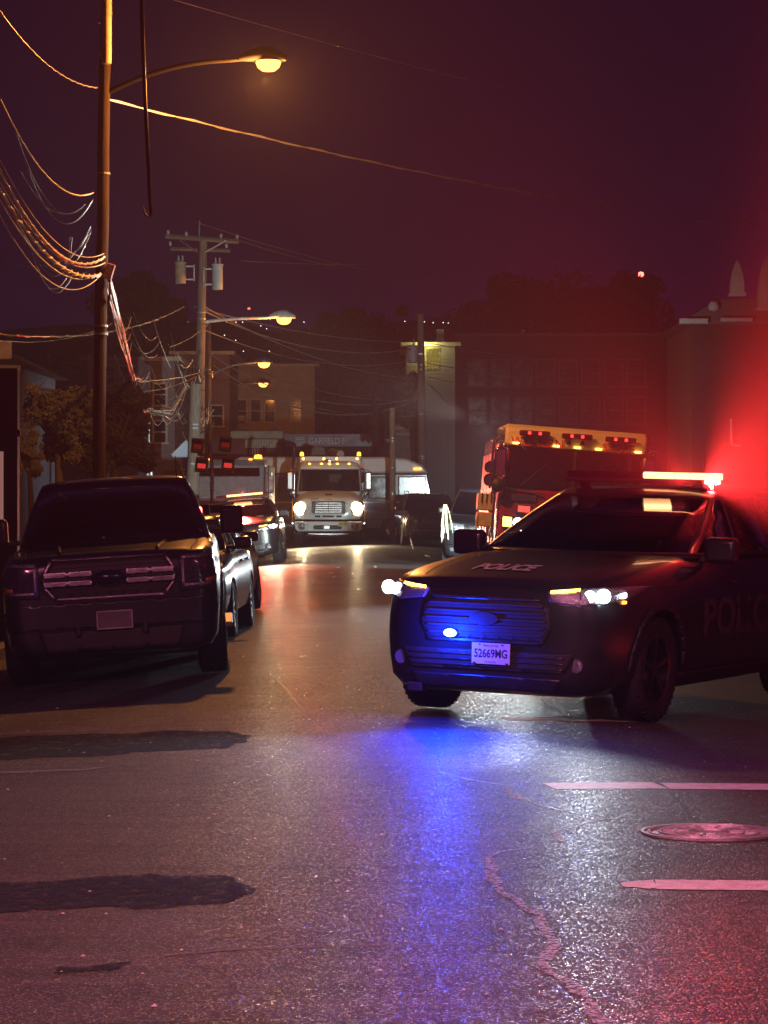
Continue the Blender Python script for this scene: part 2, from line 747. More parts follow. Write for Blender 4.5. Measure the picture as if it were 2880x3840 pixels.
def gp(px, py):
    d = F * EYE / (py - HOR)
    for _ in range(6):
        x = (px - 1440) / F * d
        d = F * (EYE - ground_z(x, d)) / (py - HOR)
    return ((px - 1440) / F * d, d)


ragged_strip('road_marking', [gp(1890, 2697), gp(2120, 2697), gp(2395, 2701)], [0.18, 0.36, 0.34], 0.0022, paint, jag=0.008, step=0.03)
ragged_strip('road_marking', [gp(2058, 2949), gp(2475, 2946)], [0.34, 0.36], 0.0022, paint, jag=0.006, step=0.03)
ragged_strip('road_marking', [gp(2494, 2948), gp(2900, 2952), (6.0, 15.8)], [0.34, 0.36, 0.36], 0.0022, paint, jag=0.006, step=0.03)
ragged_strip('road_marking', [gp(2330, 3318), gp(2460, 3318)], [0.12, 0.29], 0.0022, paint, jag=0.02, step=0.02)
ragged_strip('road_marking', [gp(2460, 3318), gp(2900, 3322), (5.0, 11.7)], [0.29, 0.30, 0.30], 0.0022, paint, jag=0.006, step=0.03)
ragged_strip('road_marking', [gp(-200, 2905), gp(300, 2888), gp(545, 2862)], [0.16, 0.10, 0.02], 0.0022, mat('worn_paint', (0.13, 0.12, 0.11), 0.8, 0, 0.4, 20), jag=0.02)
ragged_strip('road_marking', [gp(-200, 2760), gp(300, 2742), gp(760, 2705)], [0.10, 0.12, 0.02], 0.0022, MATS['worn_paint'], jag=0.03)
ragged_strip('road_marking', [gp(620, 3585), gp(900, 3560), gp(1500, 3545), gp(1900, 3540)], [0.02, 0.03, 0.025, 0.01], 0.0022, MATS['worn_paint'], jag=0.006)

# crumbling pale crack and the thin dark joints
crumb = mat('crack_crumbs', (0.62, 0.64, 0.70), 0.55, 0, 0.7, 45, bump=0.9, bscale=90)
_nt = crumb.node_tree
[n for n in _nt.nodes if n.type == 'BUMP'][0].inputs['Distance'].default_value = .07
_n = _nt.nodes.new('ShaderNodeTexNoise')
_n.inputs['Scale'].default_value = 38
_n.inputs['Detail'].default_value = 6
_n.inputs['Roughness'].default_value = 0.8
_t = _nt.nodes.new('ShaderNodeTexCoord')
_nt.links.new(_t.outputs['Object'], _n.inputs['Vector'])
_r = _nt.nodes.new('ShaderNodeValToRGB')
_r.color_ramp.elements[0].position = .45
_r.color_ramp.elements[1].position = .53
_nt.links.new(_n.outputs['Fac'], _r.inputs[0])
_nt.links.new(_r.outputs[0], _nt.nodes['Principled BSDF'].inputs['Alpha'])
cracks = [
    ([(2010, 2590), (2050, 2640), (2110, 2672), (2150, 2712)], [.03, .03, .035, .02]),
    ([(1650, 2895), (1760, 2925), (1890, 2945), (1925, 2985), (1990, 3012)], [.008, .02, .015, .05, .02]),
    ([(1990, 3012), (2120, 3042), (2260, 3070), (2470, 3082)], [.02, .015, .02, .006]),
    ([(2260, 3072), (2150, 3100), (2085, 3120), (2100, 3150), (2130, 3160)], [.03, .025, .03, .025, .01]),
    ([(1985, 3180), (1880, 3196), (1835, 3215), (1850, 3290), (1878, 3350), (1950, 3385), (2010, 3430), (2035, 3480)],
     [.006, .02, .03, .035, .03, .028, .035, .04]),
    ([(2035, 3480), (2080, 3520), (2060, 3580), (2032, 3620), (2100, 3672), (2150, 3700), (2200, 3750), (2235, 3800), (2290, 3870)],
     [.025, .04, .04, .028, .03, .034, .038, .04, .045]),
]
for pl, wd in cracks:
    ragged_strip('road_crack', [gp(*q) for q in pl], [x_ * 1.25 for x_ in wd], 0.0030, crumb, jag=0.0045, step=0.02, wv=.7)
tar = mat('tar_joint', (0.012, 0.011, 0.011), 0.5, 0, 0.2, 20)
for pl, wd in [
    ([(960, 2480), (1200, 2482), (1470, 2474)], .03), ([(1000, 2156), (1250, 2150), (1500, 2156)], .12), ([(960, 2255), (1300, 2262), (1480, 2250)], .06),
    ([(300, 2395 + 220), (1450, 2630)], .012), ([(1020, 2530), (1080, 2590), (1130, 2660)], .02), ([(2500, 2960), (2560, 3020), (2590, 3070)], .03),
    ([(1300, 2888), (1700, 2900)], .01), ([(1000, 2350), (1200, 2352), (1460, 2345)], .03), ([(1100, 3330), (1600, 3318)], .01),
    ([(1750, 3170), (1830, 3165), (2100, 3140)], .012), ([(300, 3840), (900, 3820), (1500, 3835)], .01)]:
    ragged_strip('road_crack', [gp(*q) for q in pl], [wd * .6] + [wd] * (len(pl) - 2) + [wd * .4], 0.0018, tar, jag=wd * 0.3)


# newer dark patches in the surface
def patch(pts, z=0.0030):
    ol = [gp(*q) for q in pts]
    out = []
    for i in range(len(ol)):
        a, b = Vector(ol[i]), Vector(ol[(i + 1) % len(ol)])
        n = max(1, int((b - a).length / 0.08))
        for k in range(n):
            q = a.lerp(b, k / n)
            out.append((q.x + random.uniform(-.02, .02) + .05 * mnoise.noise(Vector((q.x * 6, q.y * 2, 1))), q.y + random.uniform(-.04, .04) + .16 * mnoise.noise(Vector((q.x * 3, q.y, 5)))))
    bm = bmesh.new()
    f = bm.faces.new([bm.verts.new((x, y, ground_z(x, y) + z)) for x, y in out])
    if f.normal.z < 0:
        f.normal_flip()
    bmesh.ops.triangulate(bm, faces=bm.faces)
    for _ in range(5):
        lg_ = [e for e in bm.edges if e.calc_length() > .25]
        if not lg_:
            break
        bmesh.ops.subdivide_edges(bm, edges=lg_, cuts=1)
        bmesh.ops.triangulate(bm, faces=bm.faces)
    for v in bm.verts:
        v.co.z = ground_z(v.co.x, v.co.y) + z
    me = bpy.data.meshes.new('road_patch')
    bm.to_mesh(me)
    bm.free()
    ft = mat('fresh_tar', (0.026, 0.025, 0.026), 0.9, 0, 0.35, 9, bump=0.9, bscale=60, spec=.1)
    if 'patch_alpha' not in ft:
        ft['patch_alpha'] = 1
        nt_ = ft.node_tree
        n_ = nt_.nodes.new('ShaderNodeTexNoise')
        n_.inputs['Scale'].default_value = 14
        n_.inputs['Detail'].default_value = 8
        n_.inputs['Roughness'].default_value = .8
        t_ = nt_.nodes.new('ShaderNodeTexCoord')
        nt_.links.new(t_.outputs['Object'], n_.inputs['Vector'])
        r_ = nt_.nodes.new('ShaderNodeValToRGB')
        r_.color_ramp.elements[0].position = .40
        r_.color_ramp.elements[1].position = .54
        nt_.links.new(n_.outputs['Fac'], r_.inputs[0])
        nt_.links.new(r_.outputs[0], nt_.nodes['Principled BSDF'].inputs['Alpha'])
    return tag(link('road_patch', me, None, ft), kind='structure')


patch([(-300, 2770), (0, 2765), (400, 2752), (760, 2742), (860, 2740), (930, 2755), (925, 2785), (830, 2808), (640, 2815), (180, 2845), (-300, 2870)])
patch([(-300, 3320), (200, 3305), (380, 3285), (640, 3280), (860, 3282), (895, 3320), (948, 3345), (900, 3368), (800, 3398), (500, 3405), (100, 3418), (-300, 3410)])
patch([(180, 3630), (380, 3625), (480, 3615), (430, 3645), (200, 3655)])

# manhole cover
mh = gp(2660, 3124)
mr = root('manhole_cover', (mh[0], mh[1], ground_z(*mh) - .007), label='round cast iron manhole cover with raised ring pattern, lit red, in the road', cat='manhole cover')
iron = mat('cast_iron', (0.62, 0.58, 0.58), 0.5, 0.8, 0.3, 12, bump=0.3, bscale=60)
RM = 0.33
MB().lathe([(0, 0.004), (RM * 0.93, 0.004), (RM * 0.93, 0.010), (0, 0.010)], (0, 0, 0), n=48).build('cover_plate', iron, mr, 40)
MB().lathe([(RM * 0.95, 0.002), (RM, 0.002), (RM, 0.018), (RM * 0.95, 0.018)], (0, 0, 0), n=48, close=True).build('frame', iron, mr, 40)
for rr_ in (0.88, 0.72, 0.52, 0.30):
    MB().lathe([(RM * rr_ - .006, 0.009), (RM * rr_ + .006, 0.009), (RM * rr_ + .004, 0.019), (RM * rr_ - .004, 0.019)], (0, 0, 0), n=40, close=True).build('ring', iron, mr, 40)
for k in range(12):
    a = k * math.pi / 6 + .2
    MB().box(((0.51 * RM) * math.cos(a), (0.51 * RM) * math.sin(a), 0.014), (0.42 * RM, 0.012, 0.010), (0, 0, a)).build('spoke', iron, mr)

# ------------------------------------------------------------------ vehicles
def wheel(parent, x, y, r, width, rim, side, spokes=10, steer=0.0, name='wheel'):
    """wheel part with tyre, rim and spokes as sub-parts; side = -1 / 1"""
    wr = bpy.data.objects.new(name, None)
    C.objects.link(wr)
    wr.parent = parent
    wr.location = (x, y, r)
    wr.rotation_euler = (0, 0, steer)
    h = width / 2
    ri = r * 0.66
    t = MB()
    t.lathe([(ri, -h * .8), (r * .86, -h), (r * .965, -h * .86), (r, -h * .6), (r, -h * .22), (r * .985, -h * .2), (r * .985, -h * .14), (r, -h * .12),
             (r, h * .12), (r * .985, h * .14), (r * .985, h * .2), (r, h * .22), (r, h * .6), (r * .965, h * .86), (r * .86, h), (ri, h * .8)],
            (0, 0, 0), 'x', 40, close=True)
    for k in range(40):
        a = 2 * math.pi * k / 40
        for s in (-1, 1):
            t.box((s * h * .72, math.cos(a) * r * .968, math.sin(a) * r * .968), (h * .30, r * .05, r * .05), (a, 0, 0))
    t.build('tyre', rubber, wr, 50)
    o = h * .78 * side
    q = MB()
    q.lathe([(ri * 1.03, o), (ri, o * 1.08), (ri * .93, o), (ri * .90, -o * .5), (ri * .96, -o * .9), (ri * 1.0, -o * .9)], (0, 0, 0), 'x', 36, close=True)
    q.lathe([(0, o * .62), (ri * .2, o * .62), (ri * .18, o * .9), (0, o * .95)], (0, 0, 0), 'x', 20)
    q.build('rim', rim, wr, 40)
    for k in range(spokes):
        a = 2 * math.pi * k / spokes
        s = MB()
        s.box((0, 0, ri * .52), (0.03, ri * .13, ri * .86))
        s.v = [(Vector((x_ + o * .72 + (z_ / ri) * o * .18, y_ * (0.7 + .5 * z_ / ri), z_))) for x_, y_, z_ in s.v]
        M = Matrix.Rotation(a, 3, 'X')
        s.v = [tuple(M @ v) for v in s.v]
        s.build('spoke', rim, wr)
    MB().lathe([(0, -o * .3), (ri * .86, -o * .3), (ri * .86, -o * .35), (0, -o * .35)], (0, 0, 0), 'x', 24).build('brake_disc', dark_alloy, wr, 30)
    return wr


PROF_SUV = [(0, 0), (.70, 0), (.86, .035), (.955, .12), (.985, .28), (1.0, .46), (1.0, .62), (.985, .76), (.955, .87), (.90, .945), (.80, .98), (.55, .995), (.25, 1.0), (0, 1.0)]
PROF_SUV = PROF_SUV[:-2] + [(.25, 1.0), (0, 1.002)]


def cabin(parent, belt, top, knots, zlev, body_m, glass_m, front_bow=0.28, pillars_glass=True):
    """greenhouse: rings from belt to roof. belt/top dicts: yf, yr, w. knots: side y fractions [(yb, yt, is_glass_after)]"""
    z0, z1 = zlev
    nf = 9
    LV = [0, .06, .33, .62, .9, .96, 1.0]
    ring_pts = []
    kinds = None
    for u in LV:
        z = z0 + (z1 - z0) * u
        bulge = math.sin(u * math.pi) * .025
        wd = belt['w'] + (top['w'] - belt['w']) * u + bulge
        yf = belt['yf'] + (top['yf'] - belt['yf']) * u - bulge
        yr = belt['yr'] + (top['yr'] - belt['yr']) * u + bulge
        row, kd = [], []
        # front, from -w to w, bowed forward in the middle
        wf = wd * .94
        for i in range(nf):
            a = -1 + 2 * i / (nf - 1)
            row.append((a * wf, yf - front_bow * (1 - a * a) * (1 - .3 * u), z))
            kd.append('pill' if i in () else 'front')
        kd[-1] = 'apill'
        # right side, front to rear
        kn = [(b + (t - b) * u, g) for b, t, g in knots]
        for y, g in kn:
            row.append((wd, y, z))
            kd.append(g)
        # rear from w to -w
        nr = 7
        for i in range(nr):
            a = 1 - 2 * i / (nr - 1)
            row.append((a * wd * .92, yr + .08 * (1 - a * a), z))
            kd.append('rear' if i < nr - 1 else 'dpill')
        for j, (y, g) in enumerate(reversed(kn)):
            row.append((-wd, y, z))
            jj = len(kn) - 1 - j
            kd.append(kn[jj - 1][1] if jj > 0 else 'apill')
        ring_pts.append(row)
        kinds = kd
    n = len(ring_pts[0])
    body, gl = MB(), {}
    allv = [p for row in ring_pts for p in row]
    bf = []
    gf = {}
    for l in range(len(LV) - 1):
        for k in range(n):
            k2 = (k + 1) % n
            f = (l * n + k, l * n + k2, (l + 1) * n + k2, (l + 1) * n + k)
            kd = kinds[k]
            isg = 1 <= l <= 3 and (kd in ('front', 'rear') or kd.startswith('g'))
            if isg:
                key = kd if kd in ('front', 'rear') else kd + ('R' if k < n / 2 else 'L')
                gf.setdefault(key, []).append(f)
            else:
                bf.append(f)
    # roof cap, domed
    top_row = ring_pts[-1]
    cx = sum(p[0] for p in top_row) / n
    cyy = sum(p[1] for p in top_row) / n
    base = (len(LV) - 1) * n
    prev = base
    for q, (sc_, dz) in enumerate(((.93, .018), (.78, .035), (.5, .048), (.2, .055))):
        st = len(allv)
        for p in top_row:
            allv.append((cx + (p[0] - cx) * sc_, cyy + (p[1] - cyy) * sc_, z1 + dz))
        for k in range(n):
            k2 = (k + 1) % n
            bf.append((prev + k, prev + k2, st + k2, st + k))
        prev = st
    bf.append(tuple(prev + k for k in range(n)))
    body.add(allv, bf)
    me = body.mesh('roof')
    bm = bmesh.new()
    bm.from_mesh(me)
    bmesh.ops.delete(bm, geom=[v for v in bm.verts if not v.link_faces], context='VERTS')
    bm.to_mesh(me)
    bm.free()
    shade(me, 50)
    ro = link('roof', me, parent, body_m)
    s = ro.modifiers.new('solid', 'SOLIDIFY')
    s.thickness = 0.035
    s.offset = -1
    for key, fs_ in gf.items():
        mb = MB()
        idx = sorted({i for f in fs_ for i in f})
        mp = {i: j for j, i in enumerate(idx)}
        mb.add([allv[i] for i in idx], [tuple(mp[i] for i in f) for f in fs_])
        me2 = mb.mesh('window', False)
        shade(me2, 60)
        nm = 'windscreen' if key == 'front' else 'rear_window' if key == 'rear' else 'side_window'
        go = link(nm, me2, parent, glass_m)
        s = go.modifiers.new('solid', 'SOLIDIFY')
        s.thickness = 0.006
        s.offset = -1
    return ro, bvh_of(me)


def seat(parent, x, y, z, m=None):
    s = MB()
    s.box((x, y, z - .1), (.5, .5, .22))
    s.box((x, y + .27, z + .22), (.48, .14, .62), (-.18, 0, 0))
    s.build('seat', m or seat_cloth, parent, 30, bevel=.05)
    MB().box((x, y + .36, z + .62), (.26, .1, .18), (-.18, 0, 0)).build('headrest', m or seat_cloth, parent, 30, bevel=.035)


def arch_cut(W_, y, r):
    return MB().lathe([(0, 0), (r, 0), (r, .5), (0, .5)], (W_ - .36, y, r - .05), 'x', 28).mesh('c'), \
        MB().lathe([(0, 0), (r, 0), (r, .5), (0, .5)], (-W_ + .36 - .5, y, r - .05), 'x', 28).mesh('c')


def door_handle(parent, bvh, y, z, side, m):
    q = cast(bvh, y, z, 'right' if side > 0 else 'left', 0.02)
    MB().box((q.x, q.y, q.z), (.03, .20, .03)).build('door_handle', m, parent, 30, bevel=.01)


def seam(parent, bvh, pts, axis, w_=.008, m=None):
    """thin dark gap line laid onto the body"""
    ol = []
    for i in range(len(pts) - 1):
        a, b = Vector(pts[i]), Vector(pts[i + 1])
        d = (b - a).normalized()
        n = Vector((-d.y, d.x)) * w_ / 2
        ol.append([tuple(a - n), tuple(b - n), tuple(b + n), tuple(a + n)])
    conform('panel_gap', ol, bvh, axis, 0.002, m or rubber, parent, step=.08)


def wing_mirror(parent, x, y, z, side, w_, h_, m, armz=-.06):
    h = MB()
    h.box((x, y, z), (w_, .12, h_))
    o = h.build('wing_mirror', m, parent, 40, bevel=.04, seg=3)
    MB().box((x - side * (w_ / 2 + .04), y + .02, z - h_ / 2 + .03), (.14, .06, .05)).build('mirror_arm', dark_plastic, o, bevel=.012)
    MB().box((x, y + .062, z), (w_ * .84, .004, h_ * .8)).build('mirror_glass', chrome, o)
    return o


# ------------------------------------------------------------------ police sport utility vehicle
def police_suv(loc, rot, label, lit_side, blue_on, group=None, hot=1.0):
    r = root('police_suv', loc, rot, label, 'police car', group)
    W = [(-.90, .50), (-.88, .64), (-.84, .76), (-.76, .855), (-.62, .92), (-.4, .965), (0, .99), (.6, 1.0), (2.6, 1.0), (3.6, .985), (4.0, .94), (4.12, .86), (4.15, .78)]
    ZB = [(-.90, .34), (-.86, .25), (-.7, .20), (0, .20), (3.4, .22), (4.0, .32), (4.15, .42)]
    ZT = [(-.90, .83), (-.885, .93), (-.84, .995), (-.70, 1.05), (-.3, 1.115), (.2, 1.17), (.7, 1.205), (1.2, 1.205), (3.2, 1.20), (4.0, 1.20), (4.15, 1.12)]
    yl = [-.90, -.893, -.885, -.87, -.85, -.82, -.78, -.73, -.67, -.6, -.5, -.4, -.28, -.15] + [i * .15 for i in range(0, 26)] + [3.85, 3.95, 4.03, 4.09, 4.13, 4.15]
    yl = sorted(set(round(y, 3) for y in yl))
    me = loft_body(yl, W, ZB, ZT, PROF_SUV)
    bvh = bvh_of(me)
    cut = []
    for y in (0, 3.02):
        cut += list(arch_cut(1.0, y, .435))
    me = boolean_cut(me, cut)
    shade(me, 38)
    link('body', me, r, black_paint)
    b = bvh
    # hood shut lines, bulges
    seam(r, b, [(-.60, -.70), (-.66, -.3), (-.72, .3), (-.76, .62)], 'top')
    seam(r, b, [(.60, -.70), (.66, -.3), (.72, .3), (.76, .62)], 'top')
    seam(r, b, [(-.50, .93), (-.25, .955), (.25, .955), (.50, .93)], 'front', .006)
    for s in (-1, 1):
        ax = 'right' if s > 0 else 'left'
        seam(r, b, [(.62, .36), (.66, .8), (.72, 1.08)], ax)
        seam(r, b, [(1.66, .34), (1.68, 1.1)], ax)
        seam(r, b, [(2.60, .5), (2.72, 1.1)], ax)
        conform('sill_trim', [(.42, .22), (2.55, .22), (2.55, .34), (.42, .34)], b, ax, .012, dark_plastic, r, .02)
        door_handle(r, b, 1.48, .98, s, black_paint)
        door_handle(r, b, 2.5, .99, s, black_paint)
        # wheel arch mouldings
        for wy in (0, 3.02):
            ol = []
            for k in range(12):
                a0, a1 = math.pi * k / 12, math.pi * (k + 1) / 12
                ol.append([(wy + q * math.cos(a), .385 + q * math.sin(a)) for q, a in ((.437, a0), (.487, a0), (.487, a1), (.437, a1))])
            conform('arch_moulding', ol, b, ax, .010, dark_plastic, r, .02)
    # grille and lower intake
    conform('grille', [(-.47, .60), (.47, .60), (.52, .70), (.50, .84), (.42, .885), (-.42, .885), (-.50, .84), (-.52, .70)], b, 'front', .006, dark_plastic, r, .02)
    for k in range(5):
        z = .635 + k * .052
        hw = .485 - abs(k - 2) * .012
        conform('grille_bar', [(-hw, z), (hw, z), (hw, z + .014), (-hw, z + .014)], b, 'front', .022, mat('grille_black', (.03, .03, .034), .6, 0, .2), r, .02)
    conform('grille_surround', [[(-.42, .885), (.42, .885), (.44, .905), (-.44, .905)], [(-.47, .60), (-.45, .58), (.45, .58), (.47, .60)]], b, 'front', .018, dark_alloy, r, .02)
    q = cast(b, 0, .75, 'front', .03)
    bd = MB().lathe([(0, -.01), (1, -.01), (1, .012), (.8, .02), (0, .02)], (0, 0, 0), 'y', 28).build('badge', dark_alloy, r, 40)
    bd.scale = (.115, 1, .047)
    bd.location = (q.x, q.y, q.z)
    conform('lower_intake', [(-.62, .38), (.62, .38), (.70, .52), (-.70, .52)], b, 'front', .004, dark_plastic, r, .015)
    for k in range(3):
        conform('intake_bar', [(-.62, .405 + k * .04), (.62, .405 + k * .04), (.62, .413 + k * .04), (-.62, .413 + k * .04)], b, 'front', .016, dark_alloy, r, .01)
    conform('skid_plate', [(-.55, .25), (.55, .25), (.60, .34), (-.60, .34)], b, 'front', .008, dull_chrome if False else dark_alloy, r, .02)
    # push bumper uprights hint: tow eye
    MB().box((-.58, -.83, .225), (.12, .1, .07)).build('tow_bracket', dark_plastic, r, bevel=.01)
    # headlights
    for s in (-1, 1):
        hl = conform('headlight', [(s * .50, .885), (s * .72, .86), (s * .93, .90), (s * .955, 1.0), (s * .80, .995), (s * .47, .955)], b, 'front', .006, lamp_clear, r, .012, step=.03)
        conform('headlight_rim', [[(s * .47, .955), (s * .80, .995), (s * .80, 1.003), (s * .465, .965)], [(s * .50, .885), (s * .72, .86), (s * .72, .852), (s * .49, .877)]], b, 'front', .012, chrome, hl)
        q = cast(b, s * .80, .93, 'front', .02)
        MB().lathe([(0, 0), (.040, 0), (.040, .02), (0, .02)], (q.x - s * .035, q.y - .03, q.z), 'y', 20).build('projector', e_white, hl)
        MB().lathe([(0, 0), (.050, 0), (.050, .02), (0, .02)], (q.x + s * .055, q.y + .005, q.z + .004), 'y', 20).build('projector', e_white, hl)
        MB().lathe([(.046, -.01), (.056, -.01), (.05, .03), (.046, .03)], (q.x - s * .14, q.y - .05, q.z - .01), 'y', 20, close=True).build('lens_ring', chrome, hl, 40)
        MB().lathe([(0, 0.01), (.03, 0.01), (.03, .03), (0, .03)], (q.x - s * .14, q.y - .05, q.z - .01), 'y', 20).build('lens', lamp_clear, hl)
        conform('turn_signal', [(s * .50, .948), (s * .70, .964), (s * .70, .980), (s * .50, .962)], b, 'front', .020, e_amber_hot, hl, .008)
        # fog lights
        q = cast(b, s * .70, .44, 'front', .008)
        MB().lathe([(0, 0), (.05, 0), (.05, .02), (0, .02)], q, 'y', 18).build('fog_light', lamp_clear, r)
        # corner marker
        q = cast(b, .08 - .62, .92, 'right' if s > 0 else 'left', .012)
        if s > 0:
            MB().box((q.x, q.y, q.z + .02), (.012, .05, .03)).build('corner_flasher', e_white, r)
            MB().box((q.x, q.y, q.z - .03), (.012, .06, .022)).build('side_marker', e_amber, r)
    # number plate
    q = cast(b, .06, .50, 'front', .03)
    pl = MB().box((0, 0, 0), (.305, .006, .152)).build('number_plate', mat('plate_cream', (0.62, 0.60, 0.55), .5, 0, .1), r, bevel=.002)
    pl.location = (q.x, q.y, q.z)
    text_obj('plate_number', '52669MG', .085, dark_ink, pl, lambda a, c_: (a, -.0045, c_ - .002), xs=.78, bold=.0018)
    text_obj('plate_text', 'New Jersey', .026, dark_ink, pl, lambda a, c_: (a, -.0045, c_ + .058))
    text_obj('plate_text', 'MUNICIPAL', .018, dark_ink, pl, lambda a, c_: (a, -.0045, c_ - .062))
    for s in (-1, 1):
        MB().lathe([(0, 0), (.006, 0), (.006, .003), (0, .003)], (s * .09, -.0065, .064), 'y', 10).build('plate_bolt', dark_plastic, pl)
        MB().box((s * .13, -.005, -.072), (.02, .006, .016)).build('plate_clip', dark_plastic, pl)
    # grille flasher
    q = cast(b, -.27, .635, 'front', .03)
    fl = MB().lathe([(0, 0), (.062, 0), (.062, .03), (0, .03)], (0, 0, 0), 'y', 24).build('grille_flasher', dark_plastic, r, 40)
    fl.scale = (1, 1, .55)
    fl.location = (q.x, q.y - .005, q.z)
    MB().lathe([(0, -.004), (.048, -.004), (.052, .002), (0, .002)], (0, 0, 0), 'y', 24).build('flasher_lens', e_blue_hot if blue_on else blue_lens, fl)
    # lettering
    def on_hood(a, c_):
        p = cast(b, a, c_, 'top', .004)
        return p
    vs_, fs_ = text_polys('POLICE', .17, xs=1.0, bold=.006)
    mt = bpy.data.meshes.new('hood_lettering')
    bmt = bmesh.new()
    vv = [bmt.verts.new((a, c_, 0)) for a, c_ in vs_]
    for f in fs_:
        try:
            bmt.faces.new([vv[i] for i in f])
        except ValueError:
            pass
    for v in bmt.verts:
        v.co = cast(b, v.co.x * .86 - .08, -.42 + v.co.y * 1.9, 'top', .006)
    bmt.to_mesh(mt)
    bmt.free()
    link('hood_lettering', mt, r, white_ink)
    for s in (-1, 1):
        ax = 'right' if s > 0 else 'left'
        vs_, fs_ = text_polys('POLICE', .40, xs=1.25, bold=.012)
        mt = bpy.data.meshes.new('door_lettering')
        mt.from_pydata([tuple(cast(b, 1.62 + a * s, .72 + c_, ax, .006)) for a, c_ in vs_], [], fs_)
        link('door_lettering', mt, r, mat('grey_ink', (.05, .05, .055), .5, 0, .1))
        vs_, fs_ = text_polys('POLICE', .10, xs=1.2)
        mt = bpy.data.meshes.new('fender_lettering')
        mt.from_pydata([tuple(cast(b, .25 + a * s, .96 + c_, ax, .006)) for a, c_ in vs_], [], fs_)
        link('fender_lettering', mt, r, MATS['grey_ink'])
    # cabin
    knots = [(.80, 1.72, 'gA'), (1.62, 1.80, 'p'), (1.74, 1.88, 'gB'), (2.66, 2.60, 'p'), (2.78, 2.70, 'gC'), (3.62, 3.35, 'p'), (3.95, 3.62, 'p')]
    knots = [(.86, 1.86, 'gA'), (1.70, 1.90, 'p'), (1.82, 2.0, 'gB'), (2.68, 2.60, 'p'), (2.80, 2.70, 'gC'), (3.66, 3.38, 'p')]
    cabin(r, {'yf': .80, 'yr': 3.98, 'w': .90}, {'yf': 1.84, 'yr': 3.60, 'w': .66}, knots, (1.19, 1.665), black_paint, car_glass)
    for x in (-.42, .42):
        seat(r, x, 1.75, .84)
        seat(r, x, 2.75, .84)
    MB().box((0, 2.25, 1.35), (1.25, .02, .04)).box((0, 2.25, 1.52), (1.05, .02, .03)).box((0, 2.25, 1.2), (1.35, .02, .16)).build('cage_partition', dark_alloy, r)
    for k in range(7):
        MB().tube([(-.45 + k * .15, 2.25, 1.15), (-.42 + k * .14, 2.25, 1.56)], .006, 5).build('cage_bar', dark_alloy, r)
    sw_ = MB().lathe([(.17, -.012), (.19, 0), (.17, .012), (.155, 0)], (0, 0, 0), 'y', 28, close=True).build('steering_wheel', dark_plastic, r, 50)
    sw_.location = (.42, 1.25, 1.22)
    sw_.rotation_euler = (-.4, 0, 0)
    MB().box((.0, 1.15, 1.19), (1.5, .5, .08)).build('dashboard', dark_plastic, r, bevel=.03)
    MB().box((0, 1.42, 1.50), (.24, .03, .07)).build('rear_view_mirror', dark_plastic, r, bevel=.01)
    for s in (-1, 1):
        wing_mirror(r, s * 1.07, .98, 1.24, s, .26, .20, black_paint)
    MB().tube([(-.50, .60, 1.15), (0.05, .66, 1.19), (.5, .72, 1.20)], .008, 5).build('wiper', rubber, r)
    # roof light bar
    lb = MB().box((0, 0, 0), (1.36, .26, .035)).build('light_bar', dark_plastic, r, bevel=.01)
    lb.location = (0, 2.05, 1.755)
    for k in range(10):
        x = -.61 + k * .1355
        lit = (lit_side == 0 and 2 <= k <= 8) or (lit_side > 0 and k >= 5) or (lit_side < 0 and k < 5)
        red = k >= 5 or lit_side == 0
        mm_ = e_red_hot if lit else (red_lens if red else blue_lens)
        MB().box((x, -.085, .045), (.128, .05, .052)).build('light_module', mm_, lb, bevel=.008)
        MB().box((x, .085, .045), (.128, .05, .052)).build('light_module', red_lens if red else blue_lens, lb, bevel=.008)
    MB().box((0, 0, .045), (1.34, .12, .05)).build('bar_cover', dark_plastic, lb, bevel=.01)
    for s in (-1, 1):
        MB().box((s * .58, 0, -.03), (.05, .2, .06)).build('bar_foot', dark_plastic, lb)
    # antennas
    MB().tube([(.1, 3.0, 1.68), (.1, 3.05, 1.98)], .006, 6).build('antenna', rubber, r)
    for wy in (0, 3.02):
        for s in (-1, 1):
            wheel(r, s * .86, wy, .385, .25, dark_alloy, s, 5, steer=.0)
    # underbody and exhaust so that the gap beneath is not empty
    MB().box((0, 1.6, .30), (1.1, 3.6, .1)).tube([(-.55, 0, .33), (.55, 0, .33)], .04, 8).tube([(-.8, 3.02, .36), (.8, 3.02, .36)], .05, 8).build('underbody', dark_plastic, r)
    return r


PX, PY = 1.14, 21.15
psuv = police_suv((PX, PY, ground_z(PX, PY)), (0, roll_at(PX, PY), R(-28)),
                  'black police SUV angled across the crossing, blazing red light bar and one blue flasher', 1, True)
SX, SY = -3.55, 71.0
ssuv = police_suv((SX, SY + .9, ground_z(SX, SY)), (0, roll_at(SX, SY), 0),
                  'distant police SUV with red light bar, between the pickup and the white truck', 0, False)


def world_of(rt, p):
    M = Matrix.Translation(rt.location) @ rt.rotation_euler.to_matrix().to_4x4()
    return M @ Vector(p)


